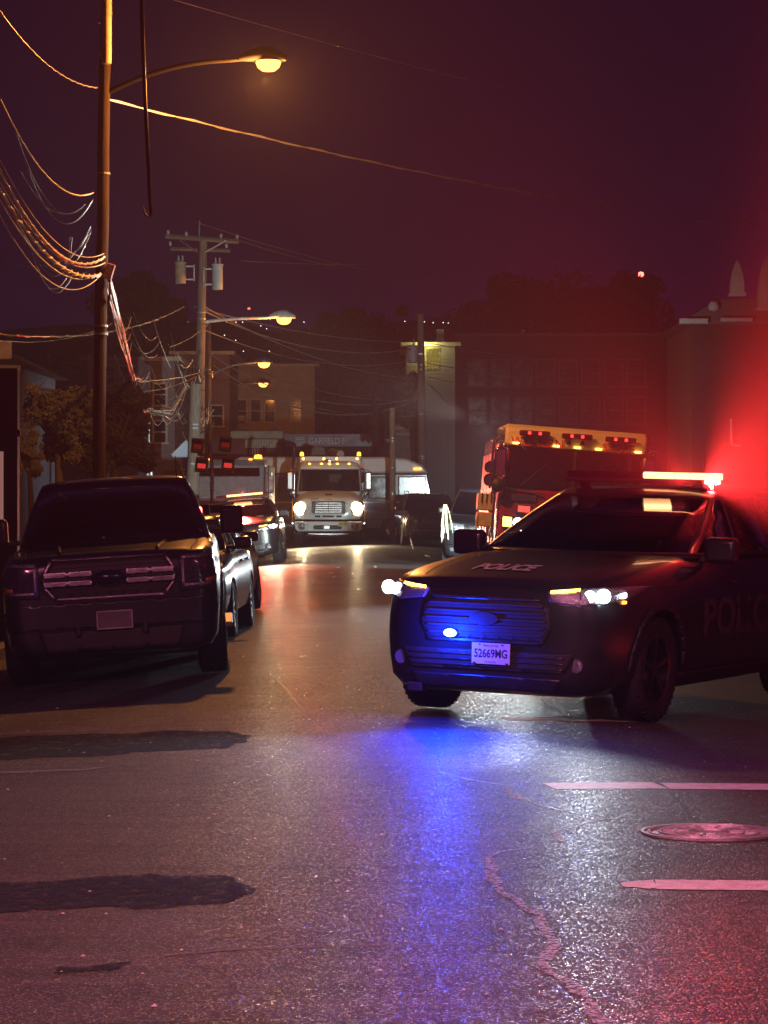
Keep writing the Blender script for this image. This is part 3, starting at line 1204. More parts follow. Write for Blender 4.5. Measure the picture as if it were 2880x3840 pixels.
# its working lamps
lb_w = world_of(psuv, (.40, 1.87, 1.735))
RED = (1.0, 0.030, 0.028)
lamp('SPOT', 'light_bar_lamp', lb_w, RED, 6500, .03, lb_w + Vector((.1, -1, .72)), 94, .7)
lamp('SPOT', 'light_bar_lamp', lb_w, RED, 9000, .03, lb_w + Vector((-1, -.45, .62)), 96, .8)
lb_s = world_of(psuv, (.55, 1.87, 1.735))
lamp('SPOT', 'light_bar_lamp', lb_s, RED, 75000, .03, lb_s + Vector((1, -.45, .42)), 128, 1.0)
for s in (-1, 1):
    q = world_of(psuv, (s * .80, -.98, .93))
    lamp('SPOT', 'headlight_lamp', q, (.78, .88, 1.0), 230, .05, world_of(psuv, (s * .80 + (-.25 if s < 0 else 1.3), -9, .45)), 64, 1.0)
q = world_of(psuv, (-.27, -1.10, .635))
lamp('POINT', 'grille_flasher_lamp', q, (0.004, 0.03, 1.0), 60, .04)
lamp('SPOT', 'grille_flasher_lamp', q, (0.004, 0.05, 1.0), 300, .04, (.45, 12, .3), 104, 1.0)
q = world_of(ssuv, (0, 1.75, 1.85))
lamp('SPOT', 'light_bar_lamp', q, (1.0, 0.04, 0.03), 4500, .08, (-1.8, 20, -4), 50, 1)
for s in (-1, 1):
    q = world_of(ssuv, (s * .80, -1.0, .93))
    lamp('SPOT', 'headlight_lamp', q, (1.0, .8, .5), 500, .05, (-2 + s * .3, 40, .2), 70, .8)


# ------------------------------------------------------------------ pickup truck
def pickup(loc, rot):
    r = root('pickup_truck', loc, rot, 'dark pickup truck parked nose-out at the left kerb, two chrome bars across its grille', 'pickup truck')
    W = [(-.93, .74), (-.92, .84), (-.89, .90), (-.82, .945), (-.7, .97), (-.4, .99), (0, 1.0), (.8, .985), (3.6, .985), (4.7, .98), (4.82, .94)]
    ZB = [(-.93, .34), (-.91, .29), (-.8, .27), (0, .30), (4.0, .34), (4.82, .45)]
    ZT = [(-.93, 1.02), (-.92, 1.10), (-.88, 1.16), (-.78, 1.195), (-.4, 1.225), (.2, 1.255), (.75, 1.27), (1.2, 1.26), (3.0, 1.26), (4.82, 1.28)]
    yl = [-.93, -.925, -.92, -.91, -.89, -.86, -.82, -.77, -.7, -.6, -.5, -.4, -.25, -.1] + [i * .17 for i in range(0, 28)] + [4.79, 4.82]
    me = loft_body(sorted(set(yl)), W, ZB, ZT, [(0, 0), (.78, 0), (.92, .04), (.975, .14), (.99, .30), (1.0, .5), (.995, .72), (.98, .86), (.945, .94), (.88, .975), (.80, .972), (.72, .985), (.4, 1.0), (0, 1.002)])
    b = bvh_of(me)
    cut = []
    for y in (0, 3.68):
        cut += list(arch_cut(1.0, y, .46))
    me = boolean_cut(me, cut)
    shade(me, 38)
    link('body', me, r, dark_blue_paint)
    seam(r, b, [(-.74, -.80), (-.78, -.3), (-.80, .6)], 'top')
    seam(r, b, [(.74, -.80), (.78, -.3), (.80, .6)], 'top')
    for s in (-1, 1):
        ax = 'right' if s > 0 else 'left'
        seam(r, b, [(.62, .5), (.60, .9), (.66, 1.2)], ax)
        seam(r, b, [(1.70, .5), (1.72, 1.2)], ax)
        seam(r, b, [(2.68, .5), (2.76, 1.2)], ax)
        seam(r, b, [(2.86, .5), (2.86, 1.24)], ax, .014)
        door_handle(r, b, 1.5, 1.02, s, chrome)
        door_handle(r, b, 2.52, 1.02, s, chrome)
        MB().box((s * 1.0, 1.75, .40), (.16, 2.1, .05)).build('side_step', dull_chrome, r, bevel=.015)
        for wy in (0, 3.68):
            ol = []
            for k in range(12):
                a0, a1 = math.pi * k / 12, math.pi * (k + 1) / 12
                ol.append([(wy + q * math.cos(a), .41 + q * math.sin(a)) for q, a in ((.462, a0), (.515, a0), (.515, a1), (.462, a1))])
            conform('arch_moulding', ol, b, ax, .012, dark_blue_paint, r, .02)
    # grille: hexagonal surround, mesh, two chrome bars, oval badge
    def ring2(outer, inner):
        return [[outer[i], outer[(i + 1) % len(outer)], inner[(i + 1) % len(inner)], inner[i]] for i in range(len(outer))]
    go = [(-.50, .78), (.50, .78), (.60, .90), (.60, 1.02), (.52, 1.145), (-.52, 1.145), (-.60, 1.02), (-.60, .90)]
    gi = [(a * .955, .9625 + (c_ - .9625) * .90) for a, c_ in go]
    conform('grille', gi, b, 'front', .006, dark_plastic, r, .01)
    for k in range(9):
        z = .80 + k * .038
        conform('grille_bar', [(-.54, z), (.54, z), (.54, z + .01), (-.54, z + .01)], b, 'front', .016, dark_plastic, r, .01)
    conform('grille_surround', ring2(go, gi), b, 'front', .022, dull_chrome, r, .02)
    for s in (-1, 1):
        for z in (.985, .905):
            conform('chrome_bar', [(s * .14, z), (s * .60, z), (s * .60, z + .045), (s * .14, z + .045)], b, 'front', .034, dull_chrome, r, .03)
        conform('bar_inset', [(s * .18, .956), (s * .62, .956), (s * .62, .978), (s * .18, .978)], b, 'front', .030, dark_plastic, r, .02)
    q = cast(b, 0, .965, 'front', .05)
    em = MB().lathe([(0, -.012), (.9, -.012), (1, 0), (1, .03), (0, .03)], (0, 0, 0), 'y', 36).build('oval_badge', mat('badge_blue', (.012, .016, .05), .2, .3, 0), r, 40)
    em.scale = (.155, 1, .066)
    em.location = q
    MB().lathe([(1.0, -.014), (1.06, -.008), (1.06, .02), (1.0, .02)], (0, 0, 0), 'y', 36, close=True).build('badge_rim', dull_chrome, em, 40)
    for s in (-1, 1):
        hl = conform('headlight', [(s * .63, .80), (s * .90, .82), (s * .95, .90), (s * .95, 1.08), (s * .88, 1.14), (s * .63, 1.12)], b, 'front', .008, mat('lamp_dark', (.05, .05, .06), .15, .3, .3, 20, coat=.8), r, .02)
        for z in (1.09, .84):
            conform('light_guide', [(s * .65, z), (s * .90, z + .005), (s * .90, z + .03), (s * .65, z + .025)], b, 'front', .022, lamp_clear, hl, .01)
        conform('light_guide', [(s * .65, .85), (s * .675, .85), (s * .675, 1.10), (s * .65, 1.10)], b, 'front', .022, lamp_clear, hl, .01)
        for z in (.935, 1.02):
            q = cast(b, s * .75, z, 'front', .012)
            MB().lathe([(0, 0), (.038, 0), (.045, -.015), (.048, .01), (0, .01)], q, 'y', 18).build('lens', lamp_clear, hl, 40)
        conform('marker_lens', [(s * .86, .87), (s * .935, .88), (s * .935, .915), (s * .86, .905)], b, 'front', .026, amber_lens, hl, .01)
        q = cast(b, s * .72, .60, 'front', .012)
        fg = MB().box(q, (.20, .05, .10)).build('fog_light', lamp_clear, r, bevel=.02)
        MB().box((s * .30, -.985, .50), (.05, .05, .10)).build('tow_hook', dark_plastic, r, bevel=.015)
    conform('bumper_bar', [(-.90, .52), (.90, .52), (.93, .64), (.90, .75), (-.90, .75), (-.93, .64)], b, 'front', .03, dark_blue_paint, r, .05)
    conform('lower_intake', [(-.60, .32), (.60, .32), (.66, .50), (-.66, .50)], b, 'front', .012, dark_plastic, r, .03)
    q = cast(b, .03, .585, 'front', .065)
    pl = MB().box((0, 0, 0), (.305, .006, .152)).build('number_plate', mat('plate_dull', (.16, .15, .15), .55, 0, .3), r)
    pl.location = q
    pf = MB().box((0, -.003, .077), (.32, .014, .012)).box((0, -.003, -.077), (.32, .014, .012)).box((.156, -.003, 0), (.012, .014, .16)).box((-.156, -.003, 0), (.012, .014, .16)).build('plate_frame', dull_chrome, pl)
    # hood power dome creases
    for s in (-1, 1):
        ol = []
        for i in range(6):
            t0, t1 = i / 6, (i + 1) / 6
            y0, y1 = -.78 + t0 * 1.4, -.78 + t1 * 1.4
            x0, x1 = .42 + .12 * t0, .42 + .12 * t1
            ol.append([(s * x0, y0), (s * (x0 + .035), y0), (s * (x1 + .035), y1), (s * x1, y1)])
        conform('hood_crease', ol, b, 'top', .012, dark_blue_paint, r, .015)
    knots = [(.88, 1.45, 'gA'), (1.66, 1.70, 'p'), (1.78, 1.80, 'gB'), (2.62, 2.50, 'p')]
    cabin(r, {'yf': .80, 'yr': 2.84, 'w': .91}, {'yf': 1.42, 'yr': 2.72, 'w': .70}, knots, (1.24, 1.83), dark_blue_paint, dark_glass, .22)
    for x in (-.42, .42):
        seat(r, x, 1.75, 1.15)
    sw_ = MB().lathe([(.17, -.012), (.19, 0), (.17, .012), (.155, 0)], (0, 0, 0), 'y', 24, close=True).build('steering_wheel', dark_plastic, r, 50)
    sw_.location = (.42, 1.35, 1.28)
    MB().box((0, 1.1, 1.24), (1.5, .45, .09)).build('dashboard', dark_plastic, r, bevel=.03)
    MB().box((-.28, .98, 1.292), (.34, .14, .006), (.12, 0, .05)).build('dash_papers', mat('paper', (.5, .5, .52), .8, 0, .1), r)
    for s in (-1, 1):
        wing_mirror(r, s * 1.13, .93, 1.40, s, .22, .27, dark_blue_paint)
    MB().tube([(.62, 1.2, 1.5), (.62, 1.22, 2.05)], .004, 5).build('antenna', rubber, r)
    MB().tube([(-.2, .68, 1.285), (.55, .62, 1.30)], .009, 5).build('wiper', rubber, r)
    MB().box((0, 3.8, 1.0), (1.5, 1.9, .4)).box((0, 4.6, .6), (1.2, .05, .3)).build('cargo_bed', dark_plastic, r)
    for wy in (0, 3.68):
        for s in (-1, 1):
            wheel(r, s * .88, wy, .41, .27, alloy, s, 6)
    MB().box((0, 1.8, .36), (1.5, 4.9, .26)).box((0, 4.7, .32), (1.7, .1, .3)).tube([(-.8, 0, .41), (.8, 0, .41)], .05, 8).tube([(-.8, 3.68, .41), (.8, 3.68, .41)], .06, 8).build('underbody', dark_plastic, r)  # underbody set low, rear plate added, to block light showing underneath
    return r


TX, TY = -2.46, 26.3
pickup((TX, TY, ground_z(TX, TY)), (0, roll_at(TX, TY), R(3.2)))


# ------------------------------------------------------------------ ordinary parked cars
def parked_car(name, loc, rot, label, paint, L=4.5, wb=2.7, w_=.91, h=1.45, hood=.92, belt=.98, rim=alloy, group=None, suv=False, glassm=None, lights=lamp_clear, grille='bars', cat='car'):
    r = root(name, loc, rot, label, cat, group)
    fo = .85
    end = L - fo
    W = [(-fo, w_ * .58), (-fo + .02, w_ * .72), (-fo + .07, w_ * .84), (-fo + .2, w_ * .93), (0, w_ * .99), (1, w_), (end - .6, w_), (end - .12, w_ * .9), (end, w_ * .76)]
    ZB = [(-fo, .34), (-fo + .1, .22), (0, .2), (end - .5, .22), (end, .4)]
    ZT = [(-fo, hood - .22), (-fo + .03, hood - .12), (-fo + .15, hood - .05), (0, hood + .03), (.65, belt + .03), (1.0, belt + .03), (end - .3, belt + .05), (end, belt - .05)]
    yl = [-fo, -fo + .01, -fo + .02, -fo + .04, -fo + .07, -fo + .12, -fo + .2, -fo + .3, -.4, -.25, -.1] + [i * .2 for i in range(int(end / .2))] + [end - .12, end - .06, end]
    me = loft_body(sorted(set(round(y, 3) for y in yl if y <= end)), W, ZB, ZT, PROF_SUV)
    b = bvh_of(me)
    cut = []
    wr = .36 if suv else .33
    for y in (0, wb):
        cut += list(arch_cut(w_, y, wr + .05))
    me = boolean_cut(me, cut)
    shade(me, 38)
    link('body', me, r, paint)
    for s in (-1, 1):
        ax = 'right' if s > 0 else 'left'
        seam(r, b, [(.6, .34), (.62, belt)], ax)
        seam(r, b, [(1.6, .34), (1.62, belt)], ax)
        door_handle(r, b, 1.4, belt - .12, s, chrome)
        door_handle(r, b, 2.35, belt - .12, s, chrome)
        hl = conform('headlight', [(s * w_ * .50, hood - .24), (s * w_ * .84, hood - .24), (s * w_ * .94, hood - .10), (s * w_ * .86, hood - .06), (s * w_ * .5, hood - .10)], b, 'front', .008, lights, r, .02)
        q = cast(b, s * w_ * .68, hood - .17, 'front', .012)
        MB().lathe([(0, 0), (.04, 0), (.05, -.02), (.055, .01), (0, .01)], q, 'y', 16).build('lens', chrome, hl, 40)
        wing_mirror(r, s * (w_ + .07), .75, belt + .10, s, .2, .15, paint)
        conform('fog_light', [(s * w_ * .62, .36), (s * w_ * .80, .36), (s * w_ * .80, .44), (s * w_ * .62, .44)], b, 'front', .01, lamp_clear, r, .02)
    gz = hood - .28
    conform('grille', [(-w_ * .34, gz), (w_ * .34, gz), (w_ * .42, hood - .1), (-w_ * .42, hood - .1)], b, 'front', .008, dark_plastic, r, .01)
    for k in range(4):
        z = gz + .02 + k * .042
        conform('grille_bar', [(-w_ * .35, z), (w_ * .35, z), (w_ * .36, z + .018), (-w_ * .36, z + .018)], b, 'front', .022, chrome, r, .015)
    conform('bumper_trim', [(-w_ * .55, .30), (w_ * .55, .30), (w_ * .6, .42), (-w_ * .6, .42)], b, 'front', .008, dark_plastic, r, .01)
    conform('bumper_strip', [(-w_ * .86, .50), (w_ * .86, .50), (w_ * .86, .515), (-w_ * .86, .515)], b, 'front', .012, chrome, r, .01)
    rf = .98 if suv else .62
    knots = [(.72, 1.45, 'gA'), (1.58, 1.66, 'p'), (1.66, 1.72, 'gB'), (2.5, 2.35, 'p'), (2.58, 2.42, 'gC' if suv else 'p'), (end - .55, end - .75, 'p')]
    cabin(r, {'yf': .66, 'yr': end - .12, 'w': w_ * .91}, {'yf': 1.35, 'yr': end - .5 if suv else end - 1.1, 'w': w_ * .70}, knots, (belt, h - .05), paint, glassm or dark_glass, .2)
    for x in (-.38, .38):
        seat(r, x, 1.6, belt - .12)
    if suv:
        for s in (-1, 1):
            MB().tube([(s * w_ * .68, 1.5, h - .02), (s * w_ * .68, 1.6, h + .04), (s * w_ * .68, end - .8, h + .04), (s * w_ * .68, end - .7, h - .02)], .014, 6).build('roof_rail', chrome, r)
    for wy in (0, wb):
        for s in (-1, 1):
            wheel(r, s * (w_ - .12), wy, wr, .22, rim, s, 10)
    MB().box((0, wb / 2, .3), (w_ * 1.2, L * .8, .1)).build('underbody', dark_plastic, r)
    return r


silver_paint = mat('grey_paint', (.10, .105, .12), .22, .5, .2, 3, coat=.8)
parked_car('parked_car', (-2.62, 33.0, ground_z(-2.6, 33)), (0, roll_at(-2.6, 33), R(-1.5)), 'dark grey sedan parked behind the pickup, glints along its doors', silver_paint, w_=.92)
parked_car('parked_car', (-2.75, 38.6, ground_z(-2.7, 39)), (0, roll_at(-2.7, 39), R(-1.8)), 'black hatchback parked second behind the pickup', black_paint, w_=.88, L=4.2)
parked_car('parked_car', (1.50, 91.8, ground_z(1.5, 91)), (0, roll_at(1.5, 91), R(4)), 'black sport utility car with chrome grille bars facing us beside the bus', black_paint, w_=.96, L=4.8, h=1.72, hood=1.02, belt=1.1, suv=True, cat='car', glassm=glass('suv_glass', (.2, .2, .22)))
parked_car('parked_car', (2.33, 66.0, ground_z(2.3, 66)), (0, roll_at(2.3, 66), R(-3)), 'dark car parked behind the fire engine with light streaks and straps over its wing', black_paint, w_=1.0, L=4.9, h=1.86, hood=1.08, belt=1.18, suv=True)


# ------------------------------------------------------------------ white utility truck
def rrect(x0, z0, x1, z1, c, n=4):
    out = []
    for cx, cz, a0 in ((x1 - c, z1 - c, 0), (x0 + c, z1 - c, 90), (x0 + c, z0 + c, 180), (x1 - c, z0 + c, 270)):
        for k in range(n + 1):
            a = R(a0 + 90 * k / n)
            out.append((cx + c * math.cos(a), cz + c * math.sin(a)))
    return out


def utility_truck(loc, rot):
    r = root('utility_truck', loc, rot, 'white bucket truck facing us with two blazing headlights and amber roof markers', 'truck')
    # hood / fenders
    W = [(-1.0, .74), (-.97, .90), (-.90, 1.04), (-.75, 1.13), (-.4, 1.17), (.6, 1.17)]
    ZB = [(-1.0, .87), (-.3, .86), (.6, .86)]
    ZT = [(-1.0, 1.42), (-.97, 1.52), (-.9, 1.58), (-.6, 1.66), (0, 1.76), (.6, 1.84)]
    yl = [-1.0, -.99, -.97, -.94, -.9, -.83, -.75, -.65, -.5, -.35, -.2, 0, .2, .4, .6]
    me = loft_body(yl, W, ZB, ZT, [(0, 0), (.8, 0), (.96, .02), (1, .1), (1, .3), (.99, .55), (.95, .72), (.86, .86), (.72, .95), (.5, .985), (.25, 1.0), (0, 1.01)])
    b = bvh_of(me)
    me = boolean_cut(me, [MB().lathe([(0, 0), (.58, 0), (.58, .5), (0, .5)], (x0, .0, .52), 'x', 24).mesh('c') for x0 in (.75, -1.25)])
    shade(me, 40)
    link('hood', me, r, white_paint)
    conform('grille', rrect(-.56, 1.06, .56, 1.47, .07), b, 'front', .008, mat('grille_dark', (.10, .09, .09), .5), r, .01)
    for k in range(5):
        conform('grille_bar', [(-.46, 1.10 + k * .075), (.46, 1.10 + k * .075), (.46, 1.125 + k * .075), (-.46, 1.125 + k * .075)], b, 'front', .03, dull_chrome, r, .015)
    for k in range(9):
        x = -.42 + k * .105
        conform('grille_post', [(x - .01, 1.09), (x + .01, 1.09), (x + .01, 1.44), (x - .01, 1.44)], b, 'front', .02, dark_plastic, r, .01)
    gs = rrect(-.61, 1.02, .61, 1.51, .1)
    gi = rrect(-.555, 1.065, .555, 1.465, .07)
    conform('grille_surround', [[gs[i], gs[(i + 1) % len(gs)], gi[(i + 1) % len(gi)], gi[i]] for i in range(len(gs))], b, 'front', .03, white_paint, r, .03)
    for x0, x1 in ((-.45, -.27), (-.2, .18), (.26, .44)):
        conform('lower_vent', rrect(x0, .94, x1, 1.0, .02), b, 'front', .006, dark_plastic, r, .008)
    conform('badge', rrect(-.14, 1.50, .12, 1.54, .018), b, 'front', .02, dull_chrome, r, .01)
    conform('hood_scoop', rrect(-.12, -.62, .12, -.50, .03), b, 'top', .02, dark_plastic, r, .02)
    vs_, fs_ = text_polys('23828', .10, bold=.002)
    mt = bpy.data.meshes.new('unit_number')
    mt.from_pydata([tuple(cast(b, -.46 + a, 1.53 + c_, 'front', .008)) for a, c_ in vs_], [], fs_)
    link('unit_number', mt, r, dark_ink)
    for s in (-1, 1):
        hl = conform('headlight', rrect(s * .92 - .17, 1.05, s * .92 + .17, 1.40, .12), b, 'front', .012, lamp_clear, r, .02)
        q = cast(b, s * .93, 1.23, 'front', .03)
        MB().lathe([(0, -.05), (.12, -.045), (.21, .0), (.21, .03), (0, .03)], q, 'y', 24).build('lens', e_warm, hl)
        # fender mounted mirror on stalk
        MB().tube([(s * 1.12, .0, 1.5), (s * 1.16, -.1, 1.75)], .012, 6).build('mirror_stalk', chrome, r)
        MB().lathe([(0, -.06), (.07, -.05), (.11, 0), (.11, .02), (0, .03)], (s * 1.22, -.1, 1.76), 'y', 18).build('round_mirror', chrome, r, 40)
        MB().tube([(s * 1.03, .6, 2.5), (s * 1.25, .5, 2.52), (s * 1.36, .5, 2.5), (s * 1.38, .5, 1.80), (s * 1.25, .5, 1.74), (s * 1.05, .6, 1.8)], .014, 6).build('mirror_frame', chrome, r)
        mo = MB().box((s * 1.32, .5, 2.15), (.19, .08, .58)).build('wing_mirror', dull_chrome, r, bevel=.03)
        MB().tube([(s * 1.19, -.85, .72), (s * 1.2, -.86, 1.55)], .008, 5).build('fender_guide_pole', amber_lens, r)
        MB().lathe([(0, -.01), (.014, -.01), (.014, .03), (0, .03)], (s * 1.19, -.87, .74), 'y', 8).build('glowing_reflector', e_white, r)  # reflector's glint given as emission, not a lamp
        MB().box((s * 1.14, -.2, .72), (.06, .5, .7)).build('mud_guard', dark_plastic, r, bevel=.01)
    # bumper
    bp = MB().prism([(-1.14, .80), (1.14, .80), (1.10, .55), (1.0, .47), (-1.0, .47), (-1.10, .55)], -1.12, -.92).build('bumper', white_paint, r, 40, bevel=.03)
    MB().prism(rrect(-.50, .54, .44, .68, .05), -1.128, -1.12).build('bumper_opening', dark_plastic, bp)
    MB().box((-.05, -1.135, .61), (.18, .02, .10)).build('winch', dull_chrome, bp)
    for s in (-1, 1):
        MB().lathe([(0, -.02), (.05, -.015), (.095, 0), (.1, .02), (0, .02)], (s * .88, -1.13, .64), 'y', 20).build('fog_lamp', lamp_clear, bp, 40)
        MB().lathe([(.1, -.01), (.125, .0), (.125, .015), (.1, .015)], (s * .88, -1.13, .64), 'y', 20, close=True).build('fog_ring', dull_chrome, bp, 40)
        MB().box((s * .68, -1.125, .635), (.008, .01, .3)).build('bumper_joint', dark_plastic, bp)
    pl = MB().box((0, 0, 0), (.31, .006, .16)).build('number_plate', mat('plate_yellow', (.62, .62, .20), .5, 0, .1), r)
    pl.location = (.48, -1.135, .72)
    text_obj('plate_number', 'XSE T89', .08, dark_ink, pl, lambda a, c_: (a, -.005, c_ - .005), xs=.9, bold=.002)
    text_obj('unit_number', '328', .07, dark_ink, r, lambda a, c_: (a - 1.02, -1.125, c_ + .74), bold=.002)
    MB().tube([(-.75, -.9, .36), (-.3, -1.0, .33), (.4, -1.0, .33), (.75, -.9, .36)], .035, 8).box((0, -.7, .36), (1.4, .2, .08)).build('tow_bar', dull_chrome, r)
    # cab
    cb = []
    lv = [(1.70, .42, 1.10), (1.80, .46, 1.10), (2.55, .80, 1.04), (2.68, .92, 1.01), (2.78, 1.10, .93), (2.82, 1.30, .78)]
    hgt = MB()
    for z, yf, wd in lv:
        cb.append([(-wd, 2.1, z), (-wd, yf + .28, z), (-wd * .95, yf + .08, z), (-wd * .78, yf, z), (-wd * .4, yf - .05, z), (0, yf - .06, z), (wd * .4, yf - .05, z), (wd * .78, yf, z), (wd * .95, yf + .08, z), (wd, yf + .28, z), (wd, 2.1, z)])
    nn = 11
    vv = [p for row in cb for p in row]
    ff, gff = [], []
    for l in range(len(lv) - 1):
        for k in range(nn):
            k2 = (k + 1) % nn
            f = (l * nn + k, l * nn + k2, (l + 1) * nn + k2, (l + 1) * nn + k)
            (gff if (l == 1 and 2 <= k <= 7) or (l == 1 and k in (0, 9)) else ff).append(f)
    ff.append(tuple((len(lv) - 1) * nn + k for k in range(nn)))
    cm = MB()
    cm.add(vv, ff)
    me = cm.mesh('cab')
    shade(me, 45)
    co = link('cab', me, r, white_paint)
    so = co.modifiers.new('s', 'SOLIDIFY')
    so.thickness = .05
    so.offset = -1
    gm = MB()
    gm.add(vv, gff)
    me = gm.mesh('windscreen', False)
    shade(me, 45)
    link('windscreen', me, r, glass('truck_glass', (.35, .33, .33)))
    MB().prism([(-1.0, 1.0), (1.0, 1.0), (1.0, 1.72), (-1.0, 1.72)], .65, 2.05).build('cab_lower', white_paint, r)
    MB().box((0, 2.02, 2.2), (1.9, .04, .9)).build('cab_back_wall', mat('cab_trim', (.16, .13, .12), .9), r)
    MB().box((.18, 1.98, 2.25), (.44, .03, .28)).build('rear_cab_window', mat('cab_window_lit', (.45, .52, .48), .4, 0, .3, 20), r)
    for x in (-.55, .55):
        seat(r, x, 1.5, 1.72, mat('truck_seat', (.10, .07, .07), .9))
    MB().box((0, .75, 1.76), (2.0, .5, .10)).build('dashboard', mat('truck_dash', (.12, .09, .09), .8), r, bevel=.03)
    MB().prism([(-.72, .50), (-.33, .50), (-.36, .62), (-.66, .62)], 1.815, 1.82, 'z').build('dash_papers', MATS['paper'], r)
    for s in (-1, 1):
        MB().box((s * .93, .85, 2.15), (.03, .03, .25)).build('pillar_grip', mat('yellow_grip', (.6, .4, .1), .5), r)
    MB().tube([(-.5, .35, 1.84), (.1, .36, 1.86)], .012, 5).tube([(.2, .35, 1.84), (.75, .36, 1.86)], .012, 5).build('wiper', rubber, r)
    for x in (-.68, -.27, .0, .27, .66):
        MB().box((x, .93 + .1 * abs(x), 2.735), (.07, .07, .045)).build('roof_marker', e_amber_hot, r, bevel=.01)
    MB().box((0, .90, 2.83), (.14, .06, .10)).build('spotlight', dull_chrome, r, bevel=.02)
    # exhaust stack
    MB().tube([(-1.20, 1.1, 1.0), (-1.20, 1.1, 3.15), (-1.20, 1.16, 3.30), (-1.20, 1.30, 3.38)], .065, 14).build('exhaust_stack', chrome, r, 40)
    for k in range(10):
        MB().lathe([(.07, 0), (.08, 0), (.08, .05), (.07, .05)], (-1.20, 1.1, 1.4 + k * .10), 'z', 14, close=True).build('heat_guard', chrome, r, 40)
    # body behind
    MB().box((0, 5.0, 1.95), (2.1, 5.6, 2.1)).build('utility_body', white_paint, r, bevel=.03)
    for x in (-.92, -.22, .22, .92):
        MB().lathe([(0, -.02), (.045, -.02), (.045, .02), (0, .02)], (x, 2.18, 2.92), 'y', 16).build('body_marker', e_amber_hot, r)
        MB().lathe([(.045, -.015), (.07, -.01), (.07, .02), (.045, .02)], (x, 2.18, 2.92), 'y', 16, close=True).build('marker_rim', amber_lens, r)
    for s in (-1, 1):
        MB().lathe([(0, 0), (.07, 0), (.06, .12), (0, .14)], (s * .98, 2.4, 3.02), 'z', 16).build('beacon', e_amber, r, 40)
    MB().box((1.1, 2.3, 2.35), (.14, .14, .5)).build('fire_extinguisher', red_paint, r, bevel=.05)
    MB().box((1.09, 2.2, 2.72), (.16, .05, .12)).build('warning_placard', mat('placard', (.7, .2, .18), .5), r)
    MB().tube([(.35, 2.3, 3.08), (.0, 4.5, 3.20), (-.1, 7.4, 3.2)], .13, 10).build('lower_boom', mat('boom_grey', (.2, .19, .18), .5), r)
    MB().prism([(-.70, 3.02), (-.12, 3.02), (-.18, 3.30), (-.30, 3.36), (-.55, 3.36), (-.66, 3.28)], 2.6, 3.3).build('bucket', dark_plastic, r, bevel=.04)
    MB().tube([(-.60, 2.3, 3.0), (-.72, 2.32, 2.85), (-.2, 2.3, 2.98), (0, 2.3, 3.1)], .015, 5).build('hydraulic_hose', rubber, r)
    for wy, xs_ in ((0, (1.0,)), (5.2, (1.0, .72))):
        for s in (-1, 1):
            for x in xs_:
                wheel(r, s * x, wy, .50, .27, dull_chrome, s, 8)
    MB().box((0, 2.6, .62), (.8, 6.5, .25)).tube([(-.9, 0, .5), (.9, 0, .5)], .06, 8).build('chassis', dark_plastic, r)
    return r


UX, UY = -1.84, 93.6
utility_truck((UX, UY + 1.0, ground_z(UX, UY)), (0, 0, 0))
for s in (-1, 1):
    q = Vector((UX + s * .93, UY - .2, ground_z(UX, UY) + 1.23))
    lamp('SPOT', 'truck_headlight_lamp', q, (1.0, .74, .42), 650, .08, (q.x * .2, 25, .0), 120, .9)


